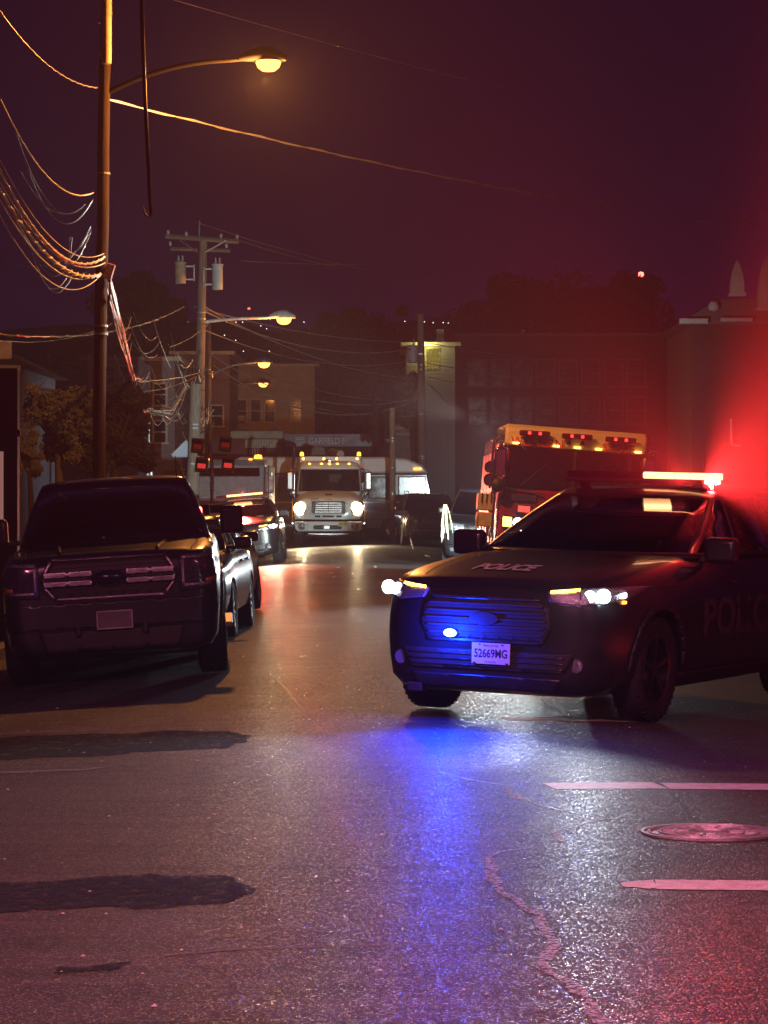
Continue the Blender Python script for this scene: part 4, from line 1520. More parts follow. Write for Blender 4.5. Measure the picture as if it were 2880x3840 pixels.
# ------------------------------------------------------------------ fire engine
def fire_engine(loc, rot):
    r = root('fire_engine', loc, rot, 'red fire engine with cream visor reading WESTERN SLOPE, parked behind the police car', 'fire engine')
    cream = mat('cream_paint', (.62, .52, .38), .4, 0, .12, 4, coat=.3)
    hw = 1.21
    out = rrect(-hw, .45, hw, 1.80, .10)
    MB().prism(out, 0, 3.2).build('cab_lower', red_paint, r, 40, bevel=.06, seg=3)
    # visor and roof
    MB().prism([(.02, 2.50), (-.10, 2.52), (-.02, 2.80), (.12, 2.88), (3.2, 2.90), (3.2, 2.50)], -hw, hw, 'x').build('cab_roof', cream, r, 40, bevel=.05, seg=3)
    for s in (-1, 1):
        MB().box((s * (hw - .05), .10, 2.15), (.10, .14, .75), (.0, 0, 0)).build('windscreen_pillar', red_paint, r, bevel=.02)
        MB().box((s * (hw - .05), 1.5, 2.15), (.08, .16, .75)).build('door_pillar', red_paint, r, bevel=.02)
        MB().box((s * (hw - .04), .8, 2.15), (.01, 1.25, .68)).build('door_window', dark_glass, r)
        MB().box((s * (hw - .04), 2.35, 2.15), (.01, 1.5, .68)).build('crew_window', dark_glass, r)
        MB().box((s * (hw + .012), .85, 1.2), (.02, 1.1, 1.1)).build('cab_door', red_paint, r, bevel=.01)
        MB().tube([(s * (hw + .07), .2, .9), (s * (hw + .09), .2, 1.1), (s * (hw + .09), .2, 2.2), (s * (hw + .05), .2, 2.3)], .022, 8).build('grab_rail', chrome, r, 50)
        MB().tube([(s * (hw + .07), 1.45, .9), (s * (hw + .09), 1.45, 1.1), (s * (hw + .09), 1.45, 2.2), (s * (hw + .05), 1.45, 2.3)], .022, 8).build('grab_rail', chrome, r, 50)
        # mirrors on arms
        MB().tube([(s * hw, .02, 2.56), (s * (hw + .18), -.12, 2.60), (s * (hw + .2), -.12, 1.75)], .020, 6).build('mirror_arm', chrome, r)
        MB().box((s * (hw + .05), -.16, 2.22), (.22, .10, .50)).build('wing_mirror', chrome, r, 40, bevel=.04, seg=3)
        MB().lathe([(0, -.05), (.08, -.04), (.12, 0), (.12, .03), (0, .05)], (s * (hw + .06), -.15, 1.82), 'y', 18).build('round_mirror', dark_plastic, r, 40)
        MB().lathe([(0, -.05), (.08, -.04), (.11, 0), (.11, .03), (0, .05)], (s * (hw + .20), .1, 1.90), 'y', 18).build('round_mirror', chrome, r, 40)
        MB().lathe([(0, -.05), (.08, -.04), (.11, 0), (.11, .03), (0, .05)], (s * (hw + .19), .3, 2.12), 'y', 18).build('round_mirror', chrome, r, 40)
        # scene light on the roof corner
        MB().box((s * (hw + .02), .3, 2.74), (.16, .30, .14), (0, 0, s * .3)).build('scene_light', lamp_clear, r, bevel=.03)
        MB().box((s * (hw + .1), .5, 2.60), (.18, .2, .12), (0, .4 * s, 0)).build('scene_light', chrome, r, bevel=.03)
        MB().tube([(s * (hw + .02), .3, 2.66), (s * (hw + .08), .4, 2.3)], .03, 8).build('air_horn', chrome, r)
        # front lamps
        bz = MB().box((s * .98, -.05, 1.215), (.36, .08, .22)).build('lamp_bezel', chrome, r, bevel=.02)
        MB().box((s * 1.07, -.095, 1.215), (.15, .02, .16)).build('turn_signal', e_amber_hot if s < 0 else amber_lens, bz, bevel=.01)
        MB().lathe([(0, -.02), (.05, -.02), (.08, 0), (0, .0)], (s * .89, -.09, 1.215), 'y', 18).build('headlamp', e_white, bz)
        fb = MB().box((s * .80, -.03, 1.45), (.26, .05, .16)).build('flasher_bezel', dull_chrome, r, bevel=.01)
        MB().box((s * .80, -.062, 1.45), (.20, .012, .10)).build('flasher_lens', e_red, fb, bevel=.01)
        MB().box((s * .82, -.02, 1.64), (.42, .02, .10)).build('vent_panel', dull_chrome, r)
        # curved trim under the windscreen
        pts = [(s * 1.19, -.03, 1.79), (s * .70, -.04, 1.77), (s * .52, -.05, 1.72), (s * .42, -.05, 1.58), (s * .36, -.05, 1.40)]
        MB().tube(pts, .016, 6).build('chrome_trim', chrome, r)
    # split windscreen
    for s in (-1, 1):
        MB().prism([(s * .02, 1.83), (s * 1.10, 1.83), (s * 1.10, 2.49), (s * .02, 2.49)], -.005, .004).build('windscreen', dark_glass, r)
    MB().box((0, .0, 2.15), (.05, .05, .7)).build('windscreen_divider', dark_plastic, r)
    MB().box((0, 1.4, 1.9), (2.1, .05, .6)).build('cab_bulkhead', mat('bulkhead', (.03, .03, .035), .8), r)
    for x in (-.65, .65):
        seat(r, x, .9, 1.75)
    for s in (-1, 1):
        MB().tube([(s * .9, -.05, 1.84), (s * .45, -.06, 2.25)], .012, 5).build('wiper', rubber, r)
    MB().tube([(-1.0, -.12, 2.56), (-.85, -.2, 2.45), (-.7, -.15, 2.58), (-.95, -.16, 2.66)], .016, 6).build('wiper_linkage', dark_plastic, r)
    # flasher bars on the visor with pods
    for x in (-.72, .0, .74):
        MB().box((x, -.15, 2.74), (.52, .13, .09), (0, -.02, 0)).build('roof_flasher', red_lens, r, bevel=.02)
        for k in range(5):
            MB().box((x - .18 + k * .09, -.217, 2.742), (.05, .012, .05)).build('flasher_cell', e_red if k % 2 else red_lens, r)
        for dx in (-.12, .10):
            MB().prism([(x + dx - .045, 2.60), (x + dx + .045, 2.60), (x + dx + .015, 2.68), (x + dx - .015, 2.68)], -.15, -.10).build('flasher_bracket', dark_plastic, r)
    for x in (-1.02, -.34, .02, .38, 1.05):
        MB().box((x, -.13, 2.555), (.11, .03, .03)).build('roof_marker', e_amber_hot, r, bevel=.006)
    text_obj('lettering', 'WESTERN', .20, red_ink, r, lambda a, c_: (a - .66, -.115 + (c_) * .28, 2.585 + c_), bold=.003)
    text_obj('lettering', 'SLOPE', .20, red_ink, r, lambda a, c_: (a + .72, -.115 + (c_) * .28, 2.585 + c_), bold=.003)
    # grille and bumper
    gr = MB().box((0, -.02, 1.15), (1.1, .05, .70)).build('grille', dark_plastic, r, bevel=.03)
    for k in range(7):
        MB().box((0, -.055, .88 + k * .09), (1.0, .02, .025)).build('grille_bar', chrome, gr)
    MB().box((0, -.35, .62), (2.5, .55, .26)).build('bumper', chrome, r, 40, bevel=.06, seg=3)
    text_obj('lettering', '2', .3, mat('gold_ink', (.6, .45, .15), .3, .8, .1), r, lambda a, c_: (a + .15, -.02, 1.62 + c_ * .4))
    # body
    MB().box((0, 6.6, 1.75), (2.4, 6.6, 2.0)).build('pump_body', red_paint, r, bevel=.04)
    for k in range(4):
        for s in (-1, 1):
            y0 = 3.6 + k * 1.5
            MB().box((s * 1.215, y0 + .65, 1.7), (.03, 1.3, 1.5)).build('locker_shutter', dull_chrome, r, bevel=.01)
    MB().box((0, 3.4, 1.9), (2.42, .4, 1.5)).build('pump_panel', dull_chrome, r)
    for k in range(5):
        MB().lathe([(0, 0), (.10, 0), (.10, -.06), (0, -.06)], (-1.22, 3.28 + .0 * k, 1.0 + k * .3), 'x', 16).build('pump_outlet', chrome, r, 40)
    # hung steps and pole on the flank near the front
    st = MB().box((-1.42, .95, 1.52), (.30, .5, .30)).box((-1.42, .95, 1.22), (.28, .5, .25)).build('hose_tray', mat('tray_cream', (.55, .50, .42), .5), r, bevel=.02)
    for k in range(3):
        MB().box((-1.50 + k * .08, .68, 1.60), (.012, .01, .18)).build('tray_slot', dark_plastic, st)
    for k in range(6):
        x = -1.52 + k * .05
        MB().tube([(x, .72, 1.15), (x + .01, .72, .45)], .012 + .004 * (k % 2), 6).build('ladder_rail', chrome if k % 2 else dull_chrome, r)
    MB().tube([(-1.55, .7, 1.3), (-1.57, .7, .9), (-1.58, .7, .4)], .02, 6).build('strap', mat('strap_yellow', (.6, .52, .25), .6), r)
    MB().box((0, 6.6, 2.85), (1.6, 6.0, .25)).build('ladder_rack', dull_chrome, r)
    for wy in (1.25, 7.3):
        for s in (-1, 1):
            wheel(r, s * 1.02, wy, .53, .30, chrome, s, 8)
    MB().box((0, 4, .6), (.9, 9, .3)).build('chassis', dark_plastic, r)
    return r


FX, FY = 3.06, 48.0
fe = fire_engine((FX, FY, ground_z(FX, FY)), (0, roll_at(FX, FY), R(0)))
q = world_of(fe, (-.89, -.2, 1.215))
lamp('SPOT', 'fire_headlight_lamp', q, (.85, .93, 1.0), 1000, .08, (1.4, 16, .0), 50, .7)
MB().box((-.5, 10.1, 2.0), (.5, .16, .22)).tube([(-.5, 9.85, 2.0), (-.5, 10.05, 2.0)], .03, 6).build('rear_scene_light', dull_chrome, fe, bevel=.02)
q = world_of(fe, (-.5, 10.35, 2.0))
lamp('SPOT', 'scene_light_lamp', q, (.80, 1.0, .98), 13000, .1, (-3.4, 93, 3.4), 70, 1.0)
q = world_of(fe, (-1.8, .0, 2.9))
lamp('SPOT', 'scene_light_lamp', q, (1.0, .95, .85), 6500, .1, (-7.2, 45, 5.8), 52, 1.0)  # lamp added beside the cab to brighten the upper-left cables
q = world_of(fe, (-1.6, -.5, 2.74))
lamp('SPOT', 'scene_light_lamp', q, (.85, .93, 1.0), 900, .1, (1.0, 19, .0), 50, .8)


# ------------------------------------------------------------------ dark tow truck behind the far police car
def box_truck(loc, rot):
    r = root('dark_truck', loc, rot, 'tall maroon truck cab in red light, standing behind the far police car', 'truck')
    m = mat('maroon_paint', (.12, .02, .02), .35, 0, .2, 3, coat=.4)
    MB().prism(rrect(-1.05, .55, 1.05, 1.7, .1), 0, 2.4).build('cab_lower', m, r, 40, bevel=.04)
    MB().prism([(.0, 1.68), (.30, 2.62), (.5, 2.78), (2.4, 2.82), (2.4, 2.60), (.55, 2.60), (.38, 2.50), (.12, 1.68)], -1.0, 1.0, 'x').build('cab_roof', mat('pale_roof', (.14, .12, .12), .5), r, bevel=.03)
    for s in (-1, 1):
        MB().prism([(.0, 1.68), (.3, 2.6), (.42, 2.6), (.14, 1.68)], s * .94 - .05, s * .94 + .05, 'x').build('windscreen_pillar', m, r)
        MB().box((s * .98, 2.3, 2.15), (.06, .2, .95)).build('rear_pillar', m, r)
        MB().tube([(s * 1.02, .2, 2.4), (s * 1.22, .1, 2.4), (s * 1.22, .1, 1.75), (s * 1.02, .2, 1.75)], .015, 6).build('mirror_frame', chrome, r)
        MB().box((s * 1.2, .1, 2.08), (.16, .06, .5)).build('wing_mirror', chrome, r, bevel=.02)
        wheel(r, s * .9, .6, .48, .28, dull_chrome, s, 8)
        wheel(r, s * .9, 5.2, .48, .28, dull_chrome, s, 8)
    MB().prism([(-.92, 1.72), (.92, 1.72), (.86, 2.55), (-.86, 2.55)], .20, .21).build('windscreen', glass('tow_glass', (.25, .2, .2)), r)
    MB().box((0, 4.6, 1.7), (2.1, 4.2, 1.9)).build('truck_body', mat('body_grey', (.06, .05, .05), .6), r, bevel=.03)
    MB().box((0, -.04, 1.15), (1.3, .05, .6)).build('grille', dark_plastic, r, bevel=.02)
    MB().box((0, -.12, .72), (2.1, .2, .25)).build('bumper', dull_chrome, r, bevel=.03)
    for x in (-.6, 0, .6):
        MB().box((x, .5, 2.80), (.1, .06, .04)).build('roof_marker', e_amber, r)
    MB().lathe([(0, 0), (.12, 0), (.1, .1), (0, .12)], (.8, .8, 2.82), 'z', 14).build('beacon', e_amber, r, 40)
    return r


BX, BY = -3.45, 80.0
box_truck((BX - .95, BY, ground_z(BX, BY)), (0, 0, 0))


# ------------------------------------------------------------------ bus across the end of the street
def bus(loc, rot):
    r = root('shuttle_bus', loc, rot, 'white roofed bus standing side-on across the street end behind the white truck', 'bus')
    L = 6.9
    bw = mat('bus_white', (.55, .52, .50), .4, 0, .15, 2, coat=.3)
    bd = mat('bus_dark', (.05, .045, .06), .3, 0, .2, 2, coat=.5)
    # local x along the bus (front at +x), y depth
    MB().prism([(-L / 2, .45), (L / 2 - .1, .45), (L / 2 + .25, .9), (L / 2 + .2, 1.5), (L / 2, 2.45), (-L / 2, 2.45)], -1.15, 1.15).build('body', bd, r, bevel=.05)
    MB().prism([(-L / 2 - .02, 2.45), (L / 2 + .05, 2.45), (L / 2 - .15, 2.75), (L / 2 - .7, 2.98), (L / 2 - 1.4, 3.05), (-L / 2 + .2, 3.05), (-L / 2, 2.95)], -1.17, 1.17).build('roof', bw, r, 30, bevel=.08, seg=3)
    for k in range(6):
        x = -L / 2 + .55 + k * 1.08
        f = MB().box((x + .4, -1.165, 1.95), (.98, .02, .80)).build('window', dark_plastic, r, bevel=.02)
        MB().box((x + .4, -1.18, 1.95), (.90, .01, .72)).build('pane', pane_glass, f)
    MB().box((0, -1.16, 1.42), (L, .02, .06)).build('side_stripe', bw, r)
    MB().box((0, -1.16, 1.0), (L, .015, .30)).build('side_panel', mat('bus_grey', (.2, .19, .2), .4), r)
    MB().box((.55, -1.20, 2.36), (.38, .03, .16)).build('side_lamp', e_amber, r, bevel=.05)
    MB().box((L / 2 - .35, -1.2, 2.62), (.28, .03, .07)).build('roof_marker', e_amber, r, bevel=.02)
    MB().lathe([(0, 0), (.14, 0), (.10, .05), (0, .06)], (1.05, -1.25, 1.28), 'y', 14).build('glowing_mirror', e_white, r)  # mirror made to glow in place of a reflection
    r.children[0]
    for x in (-2.2, 2.2):
        wr_ = MB().lathe([(.24, -.12), (.42, -.14), (.45, -.08), (.45, .1), (.24, .1)], (x, -1.05, .45), 'y', 28, close=True).build('tyre', rubber, r, 40)
        MB().lathe([(0, -.05), (.12, -.09), (.25, -.08), (.26, .05), (0, .05)], (x, -1.05, .45), 'y', 20).build('rim', dull_chrome, wr_, 40)
    return r


bus((-1.9, 102.5, ground_z(-1.9, 102)), (0, 0, 0))
e_lampwhite = e_white


# ------------------------------------------------------------------ warning signals on a chrome post
sgp = P(795, 1858, 60)
sg = root('warning_signal', (sgp.x, 60, ground_z(sgp.x, 60)), (0, 0, 0), 'four square hooded red signal lamps on a bright metal post behind the pickup', 'signal')
zb = EYE - sg.location.z
def sgz(py):
    return zb + (HOR - py) / F * 60
def sgx(px):
    return (px - 795) / F * 60
MB().tube([(0, 0, 0), (0, 0, sgz(1745)), (sgx(783), 0, sgz(1660))], .035, 12).build('post', chrome, sg, 40)
for k in range(14):
    MB().lathe([(.035, 0), (.048, .0), (.048, .012), (.035, .012)], (0, 0, sgz(1752) - k * .035), 'z', 12, close=True).build('post_thread', dull_chrome, sg)
MB().box((0, 0, sgz(1705)), (.62, .05, .05)).build('cross_arm', dark_plastic, sg, bevel=.01)
for (px, py, lit) in ((742, 1672, 0), (846, 1666, 0), (757, 1744, 1), (856, 1742, 1)):
    x, z = sgx(px), sgz(py)
    hs = MB().box((x, 0, z), (.25, .20, .30), (0, .1, 0)).build('lamp_housing', dark_plastic, sg, bevel=.02)
    MB().box((x, -.105, z - .02), (.17, .02, .10), (0, .1, 0)).build('lens', emis('signal_red', (.9, .05, .04), .75) if lit else mat('red_lens_dim', (.5, .03, .03), .3, 0, .1), hs, bevel=.01)
    MB().box((x - .01, -.19, z + .12), (.22, .18, .015), (0, .1, 0)).build('hood', MATS.get('rim_dim') or dark_plastic, hs)
    fm = MB()
    for (cx_, cz_, sx_, sz_) in ((0, .155, .27, .012), (0, -.155, .27, .012), (.13, 0, .012, .30), (-.13, 0, .012, .30)):
        fm.box((x + cx_ + cz_ * .1, -.09, z + cz_ - cx_ * .1), (sx_, .02, sz_), (0, .1, 0))
    fm.build('lamp_rim', mat('rim_dim', (.06, .055, .06), .5, .3, .1), hs)

# diamond road sign seen from behind
q = P(697, 1705, 85)
ds = root('road_sign', (q.x, 85, ground_z(q.x, 85)), (0, 0, 0), 'pale diamond road sign just beside the pale utility pole', 'sign')
zz = q.z - ds.location.z
MB().prism([(0, zz + .44), (.44, zz), (0, zz - .44), (-.44, zz)], -.01, .01).build('sign_plate', mat('sign_pale', (.45, .52, .62), .5, .2, .1), ds)
MB().tube([(0, .04, 0), (0, .04, zz + .35)], .03, 8).build('post', galv, ds)


# ------------------------------------------------------------------ utility poles and street lamps
def pole(px, d, r0, r1, ztop, label, lean=0.0, steps=0, wm=None):
    x = (px - 1440) / F * d
    g = ground_z(x, d)
    p = root('utility_pole', (x, d, g), (0, lean, 0), label, 'utility pole')
    H = ztop - g
    n = 12
    MB().tube([(random.uniform(-.01, .01), random.uniform(-.01, .01), H * i / n) for i in range(n + 1)], [r0 + (r1 - r0) * i / n for i in range(n + 1)], 14).build('shaft', wm or wood, p, 60)
    for z in (H * .35, H * .36, H * .55, H * .75, H * .77):
        rr_ = r0 + (r1 - r0) * z / H
        MB().lathe([(rr_, 0), (rr_ + .012, 0), (rr_ + .012, .03), (rr_, .03)], (0, 0, z), 'z', 14, close=True).build('pole_band', galv, p)
    return p


def street_lamp(px, py, d, from_px, from_py, power, label, col=(1.0, .34, .06), size=1.0, arm_m=None, sag=.9, down=False):
    q = P(px, py, d)
    a = P(from_px, from_py, d)
    r = root('street_lamp', a, (0, 0, 0), label, 'street lamp')
    v = q - a
    pts = []
    for i in range(13):
        t = i / 12
        pts.append((v.x * .86 * t, 0, v.z * (1 - (1 - t) ** 2.2) + (.02 if t == 1 else 0)))
    MB().tube(pts, [.045 * size - .012 * i / 12 for i in range(13)], 10).build('arm', arm_m or galv, r, 50)
    MB().lathe([(.05, 0), (.08, 0), (.08, .3), (.05, .3)], (0, 0, -.15), 'z', 12, close=True).build('arm_clamp', galv, r)
    hd = MB()
    hd.tube([(v.x * .84, 0, v.z + .03), (v.x * .9, 0, v.z + .06), (v.x * .98, 0, v.z + .07), (v.x + .12, 0, v.z + .05), (v.x + .34 * size, 0, v.z + .02)], [.05, .10 * size, .15 * size, .16 * size, .06 * size], 14)
    hd.v = [(x_, y_ * 1.2, max(z_, v.z - .01)) for x_, y_, z_ in hd.v]
    h = hd.build('lamp_head', arm_m or galv, r, 50)
    MB().lathe([(0, -.17 * size), (.10 * size, -.155 * size), (.17 * size, -.10 * size), (.20 * size, -.02), (.19 * size, .0), (0, .0)], (v.x + .06, 0, v.z - .012), 'z', 24).build('lens', e_sodium, h, 60)
    lamp('SPOT' if down else 'POINT', 'street_lamp_light', (q.x + .06, d - .1, q.z - .26 * size), col, power, .14 * size, (q.x + .06, d - .01, q.z - 10), 165, .35)
    return r


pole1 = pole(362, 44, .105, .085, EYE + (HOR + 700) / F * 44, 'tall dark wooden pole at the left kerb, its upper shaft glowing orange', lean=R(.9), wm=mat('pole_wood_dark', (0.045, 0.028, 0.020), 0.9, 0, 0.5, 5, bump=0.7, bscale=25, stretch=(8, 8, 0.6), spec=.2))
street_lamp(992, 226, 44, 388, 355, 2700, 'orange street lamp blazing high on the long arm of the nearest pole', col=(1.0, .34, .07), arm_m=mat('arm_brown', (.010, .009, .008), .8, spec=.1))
q = P(396, 130, 44)
tb = root('pole_transformer', q, (0, 0, 0), 'beige cylindrical canister strapped high on the nearest pole', 'transformer')
MB().lathe([(0, -.48), (.08, -.47), (.085, -.4), (.085, .62), (0, .64)], (.02, -.12, 0), 'z', 20).build('tank', mat('tank_beige', (.50, .36, .24), .6), tb, 40)
MB().box((-.06, -.02, .2), (.10, .1, .05)).box((-.06, -.02, -.3), (.10, .1, .05)).build('bracket', galv, tb)
q = P(405, 1015, 44)
# terminal box on the near pole
jb = root('junction_box', P(408, 1020, 44), (0, 0, 0), 'small reddish terminal box hanging on the nearest pole where thick cables end', 'junction box')
MB().box((.02, -.12, 0), (.13, .12, .24), (0, .3, 0)).build('box', mat('rust_box', (.25, .09, .07), .6), jb, bevel=.015)
MB().tube([(.02, -.12, -.12), (.03, -.1, -.3), (.0, -.02, -.5)], .02, 6).build('conduit', cable_black, jb)

pole2 = pole(738, 92, .20, .13, EYE + (HOR - 905) / F * 92, 'weathered grey pole carrying a cross-arm and two transformers', lean=R(1.1))
H2 = EYE + (HOR - 905) / F * 92
# crossarm with braces, insulators, ridge pin
def at2(px, py, dy=-.2):
    v = P(px, py, 92)
    return Vector((v.x, 92 + dy, v.z))
ca = root('pole_crossarm', at2(757, 895), (0, 0, 0), 'timber cross-arm with insulators on the grey pole top', 'cross-arm')
def rel(o, v):
    return Vector(v) - o.location
def bar(a, b, r_):
    return MB().tube([a, b], r_, 4)
MB().tube([rel(ca, at2(622, 888)), rel(ca, at2(897, 908))], .075, 4).build('arm', wood, ca)
MB().tube([rel(ca, at2(636, 930, .25)), rel(ca, at2(862, 938, .25))], .06, 4).build('arm', wood, ca)
for a, b_ in (((672, 900), (745, 950)), ((850, 905), (770, 950))):
    MB().tube([rel(ca, at2(*a, -.28)), rel(ca, at2(*b_, -.28))], .025, 5).build('brace', galv, ca)
for p_ in ((632, 880), (890, 896), (640, 922), (850, 930), (700, 886), (830, 893)):
    v = rel(ca, at2(p_[0], p_[1]))
    MB().lathe([(0, -.02), (.02, -.02), (.045, .02), (.045, .05), (.06, .06), (.055, .1), (.03, .13), (0, .14)], v, 'z', 12).build('insulator', mat('porcelain', (.45, .42, .40), .25), ca, 40)
MB().tube([rel(ca, at2(748, 890)), rel(ca, at2(749, 830))], .035, 6).build('ridge_pin', galv, ca)
for (px0, px1, py0, py1, mm_, lab) in ((657, 700, 985, 1066, tank_rust, 'small rust-streaked transformer left of the pole, under the cross-arm'), (796, 838, 992, 1088, tank_grey, 'larger pale transformer on the right of the pole, under the cross-arm')):
    x0, x1 = P(px0, 0, 92).x, P(px1, 0, 92).x
    z0, z1 = P(0, py1, 92).z, P(0, py0, 92).z
    t_ = root('pole_transformer', ((x0 + x1) / 2, 91.75, z0), (0, 0, 0), lab, 'transformer')
    rr_ = (x1 - x0) / 2
    h_ = z1 - z0
    MB().lathe([(0, 0), (rr_ * .94, 0), (rr_ * .96, .02), (rr_ * .96, h_ * .93), (rr_ * 1.08, h_ * .935), (rr_ * 1.08, h_ * .99), (0, h_ * 1.03)], (0, 0, 0), 'z', 24).build('tank', mm_, t_, 40)
    for dx in (-.06, .07):
        MB().lathe([(0, 0), (.035, 0), (.05, .04), (.03, .06), (.045, .1), (.025, .13), (.03, .2), (0, .2)], (dx, 0, h_), 'z', 10).build('bushing', MATS['porcelain'], t_, 40)
    sd = 1 if px0 < 740 else -1
    for z in (h_ * .2, h_ * .8):
        MB().box((sd * (rr_ + .14), .05, z), (.30, .06, .05)).build('bracket', galv, t_)
    MB().box((sd * (rr_ + .26), .05, h_ * .5), (.04, .06, h_ * .75)).build('bracket', galv, t_)
street_lamp(1058, 1192, 92, 748, 1210, 450, 'middle street lamp on a pale curved arm, warm lens glowing', size=1.25, arm_m=mat('arm_pale', (.62, .64, .60), .5))
pole3 = pole(781, 128, .17, .13, EYE + (HOR - 1200) / F * 128, 'second grey pole standing just behind the cross-arm pole')
street_lamp(985, 1360, 128, 793, 1405, 200, 'third street lamp down the street, small orange light on a grey arm', size=1.4)
pole4 = pole(852, 150, .26, .22, EYE + (HOR - 1320) / F * 150, 'thick dark pole in front of the beige house')
street_lamp(983, 1436, 150, 862, 1440, 160, 'farthest street lamp, small orange light against the beige house', size=1.3, arm_m=mat('arm_dark', (.05, .05, .05), .6))
pole5 = pole(1588, 112, .20, .13, EYE + (HOR - 1178) / F * 112, 'pole beside the narrow grey house, a drum transformer near its top', lean=R(-.8))
t_ = root('pole_transformer', P(1547, 1360, 111.7), (0, 0, 0), 'grey drum transformer left of the pole by the narrow house', 'transformer')
MB().lathe([(0, 0), (.20, 0), (.20, .05), (.24, .25), (.245, .62), (.27, .64), (.27, .68), (0, .72)], (0, 0, 0), 'z', 20).build('tank', mat('tank_steel', (.40, .38, .44), .5), t_, 40)
MB().lathe([(0, 0), (.04, 0), (.02, .25), (0, .25)], (.05, 0, .7), 'z', 8).build('bushing', MATS['porcelain'], t_)
MB().box((.28, .1, .35), (.25, .06, .06)).build('bracket', galv, t_)
pole6 = pole(1472, 99, .12, .10, EYE + (HOR - 1530) / F * 99, 'slim dark post rising in front of the bus')
pole7 = pole(712, 80, .19, .17, EYE + (HOR - 1440) / F * 80, 'pale stout pole stub strapped below the cross-arm pole', lean=R(2.0))


# ------------------------------------------------------------------ cables
def sagpts(a, b, sag, n=14, wob=0.0):
    a, b = Vector(a), Vector(b)
    out = []
    for i in range(n + 1):
        t = i / n
        p = a.lerp(b, t)
        p.z -= sag * 4 * t * (1 - t)
        if wob and 0 < i < n:
            p += Vector((random.uniform(-wob, wob), random.uniform(-wob, wob), random.uniform(-wob, wob)))
        out.append(p)
    return out


def cable(a, b, sag, r_, m, label, group=None, n=16, wob=0.0, name='cable', twin=0.0):
    a = Vector(a)
    pts = sagpts(a, b, sag, n, wob)
    o = root(name, a, (0, 0, 0), label, 'cable', group)
    MB().tube([p - a for p in pts], r_, 6).build('conductor', m, o, 80)
    if twin:
        # lashed second strand winding round the first
        q2 = []
        N = n * 5
        for i in range(N + 1):
            t = i / N * n
            k = min(n - 1, int(t))
            p = pts[k].lerp(pts[k + 1], t - k) - a
            ang = i * 1.3
            q2.append(p + Vector((math.cos(ang) * twin * .5, math.cos(ang) * twin * .3, math.sin(ang) * twin)))
        MB().tube(q2, r_ * .7, 5).build('conductor', m, o, 80)
    return o


TN = lambda px, py, dd=0: P(px, py, 44 + dd)
bright = mat('cable_bright', (.85, .84, .82), .40, .3, .1, 3)
near_set = [
    ((0, 370, -10), (352, 722, 0), .42, .011, bright, 'upper bright cable curving in from the left edge to the nearest pole', .0),
    ((-40, 560, -12), (395, 962, 0), .55, .015, bright, 'middle bright cable bundle sloping from the left edge to the nearest pole', .02),
    ((-60, 600, -12), (382, 1028, 0), .45, .019, bright, 'thickest bright cable, lowest of the slopes into the nearest pole', .03),
    ((-60, 640, -12), (375, 1025, 0), .50, .010, bright, 'thin bright cable hugging the thickest one toward the nearest pole', .0),
    ((-60, 575, -12), (396, 985, 0), .50, .009, bright, 'thin bright cable just above the thickest bright cable', .0),
    ((-60, 690, -12), (378, 1032, 0), .62, .008, bright, 'lowest thin bright cable, sagging under the thickest one', .0),
    ((-40, 520, -12), (392, 950, 0), .50, .007, bright, 'thin pale cable running above the middle bright bundle', .0),
    ((0, 40, -4), (372, 330, 0), .25, .006, cable_grey, 'thin dim cable crossing the top left corner', .012),
]
for a, b_, sg_, rr_, mm_, lab, tw in near_set:
    cable(TN(*a), TN(*b_), sg_, rr_, mm_, lab, twin=tw)
# slack loops left of the pole
lp = root('slack_cable', TN(355, 760), (0, 0, 0), 'slack cables hanging in shallow loops beside the upper bright cable', 'cable')
for (x0, y0, x1, y1, sg_) in ((55, 480, 320, 765, .95), (60, 490, 350, 745, 1.35), (75, 640, 300, 780, .5)):
    a = TN(x0, y0) - lp.location
    b_ = TN(x1, y1) - lp.location
    MB().tube(sagpts(a, b_, sg_ * .62, 16), .009, 5).build('strand', bright, lp, 80)
lp = root('slack_cable', TN(270, 990), (0, 0, 0), 'tangle of deep cable loops under the thickest bright cable', 'cable')
for (x0, y0, x1, y1, sg_) in ((60, 830, 270, 985, .5), (130, 960, 250, 1010, .32), (135, 965, 325, 1020, .25), (120, 950, 255, 1030, .62), (140, 1000, 270, 1035, .55), (60, 820, 330, 880, .9), (262, 890, 255, 990, .05), (270, 890, 262, 975, .02), (345, 860, 290, 975, .05), (340, 850, 240, 990, .1)):
    a = TN(x0, y0) - lp.location
    b_ = TN(x1, y1) - lp.location
    MB().tube(sagpts(a, b_, sg_ * .6, 12, .004), .007, 5).build('strand', bright, lp, 80)
cable(TN(0, 965), TN(330, 905), .25, .007, cable_grey, 'thin cable rising gently from the left edge to the nearest pole', wob=.004)
cable(P(-20, 1252, 50), P(690, 1150, 90), .35, .016, cable_grey, 'cable running from the left edge, behind the nearest pole, to the transformer pole', wob=.006, twin=.02)
cable(P(-20, 1275, 55), P(420, 1212, 72), .2, .010, cable_grey, 'faint second cable just beneath the one to the transformer pole', wob=.006)
cable(TN(390, 370), P(3000, 850, 80), .35, .012, bright, 'twisted orange-lit cable running right across the sky under the street lamp', wob=.002, twin=.022)
cable(P(380, -80, 46), P(3000, 560, 75), .25, .004, cable_grey, 'short faint wire glinting high in the middle of the sky', wob=.0)
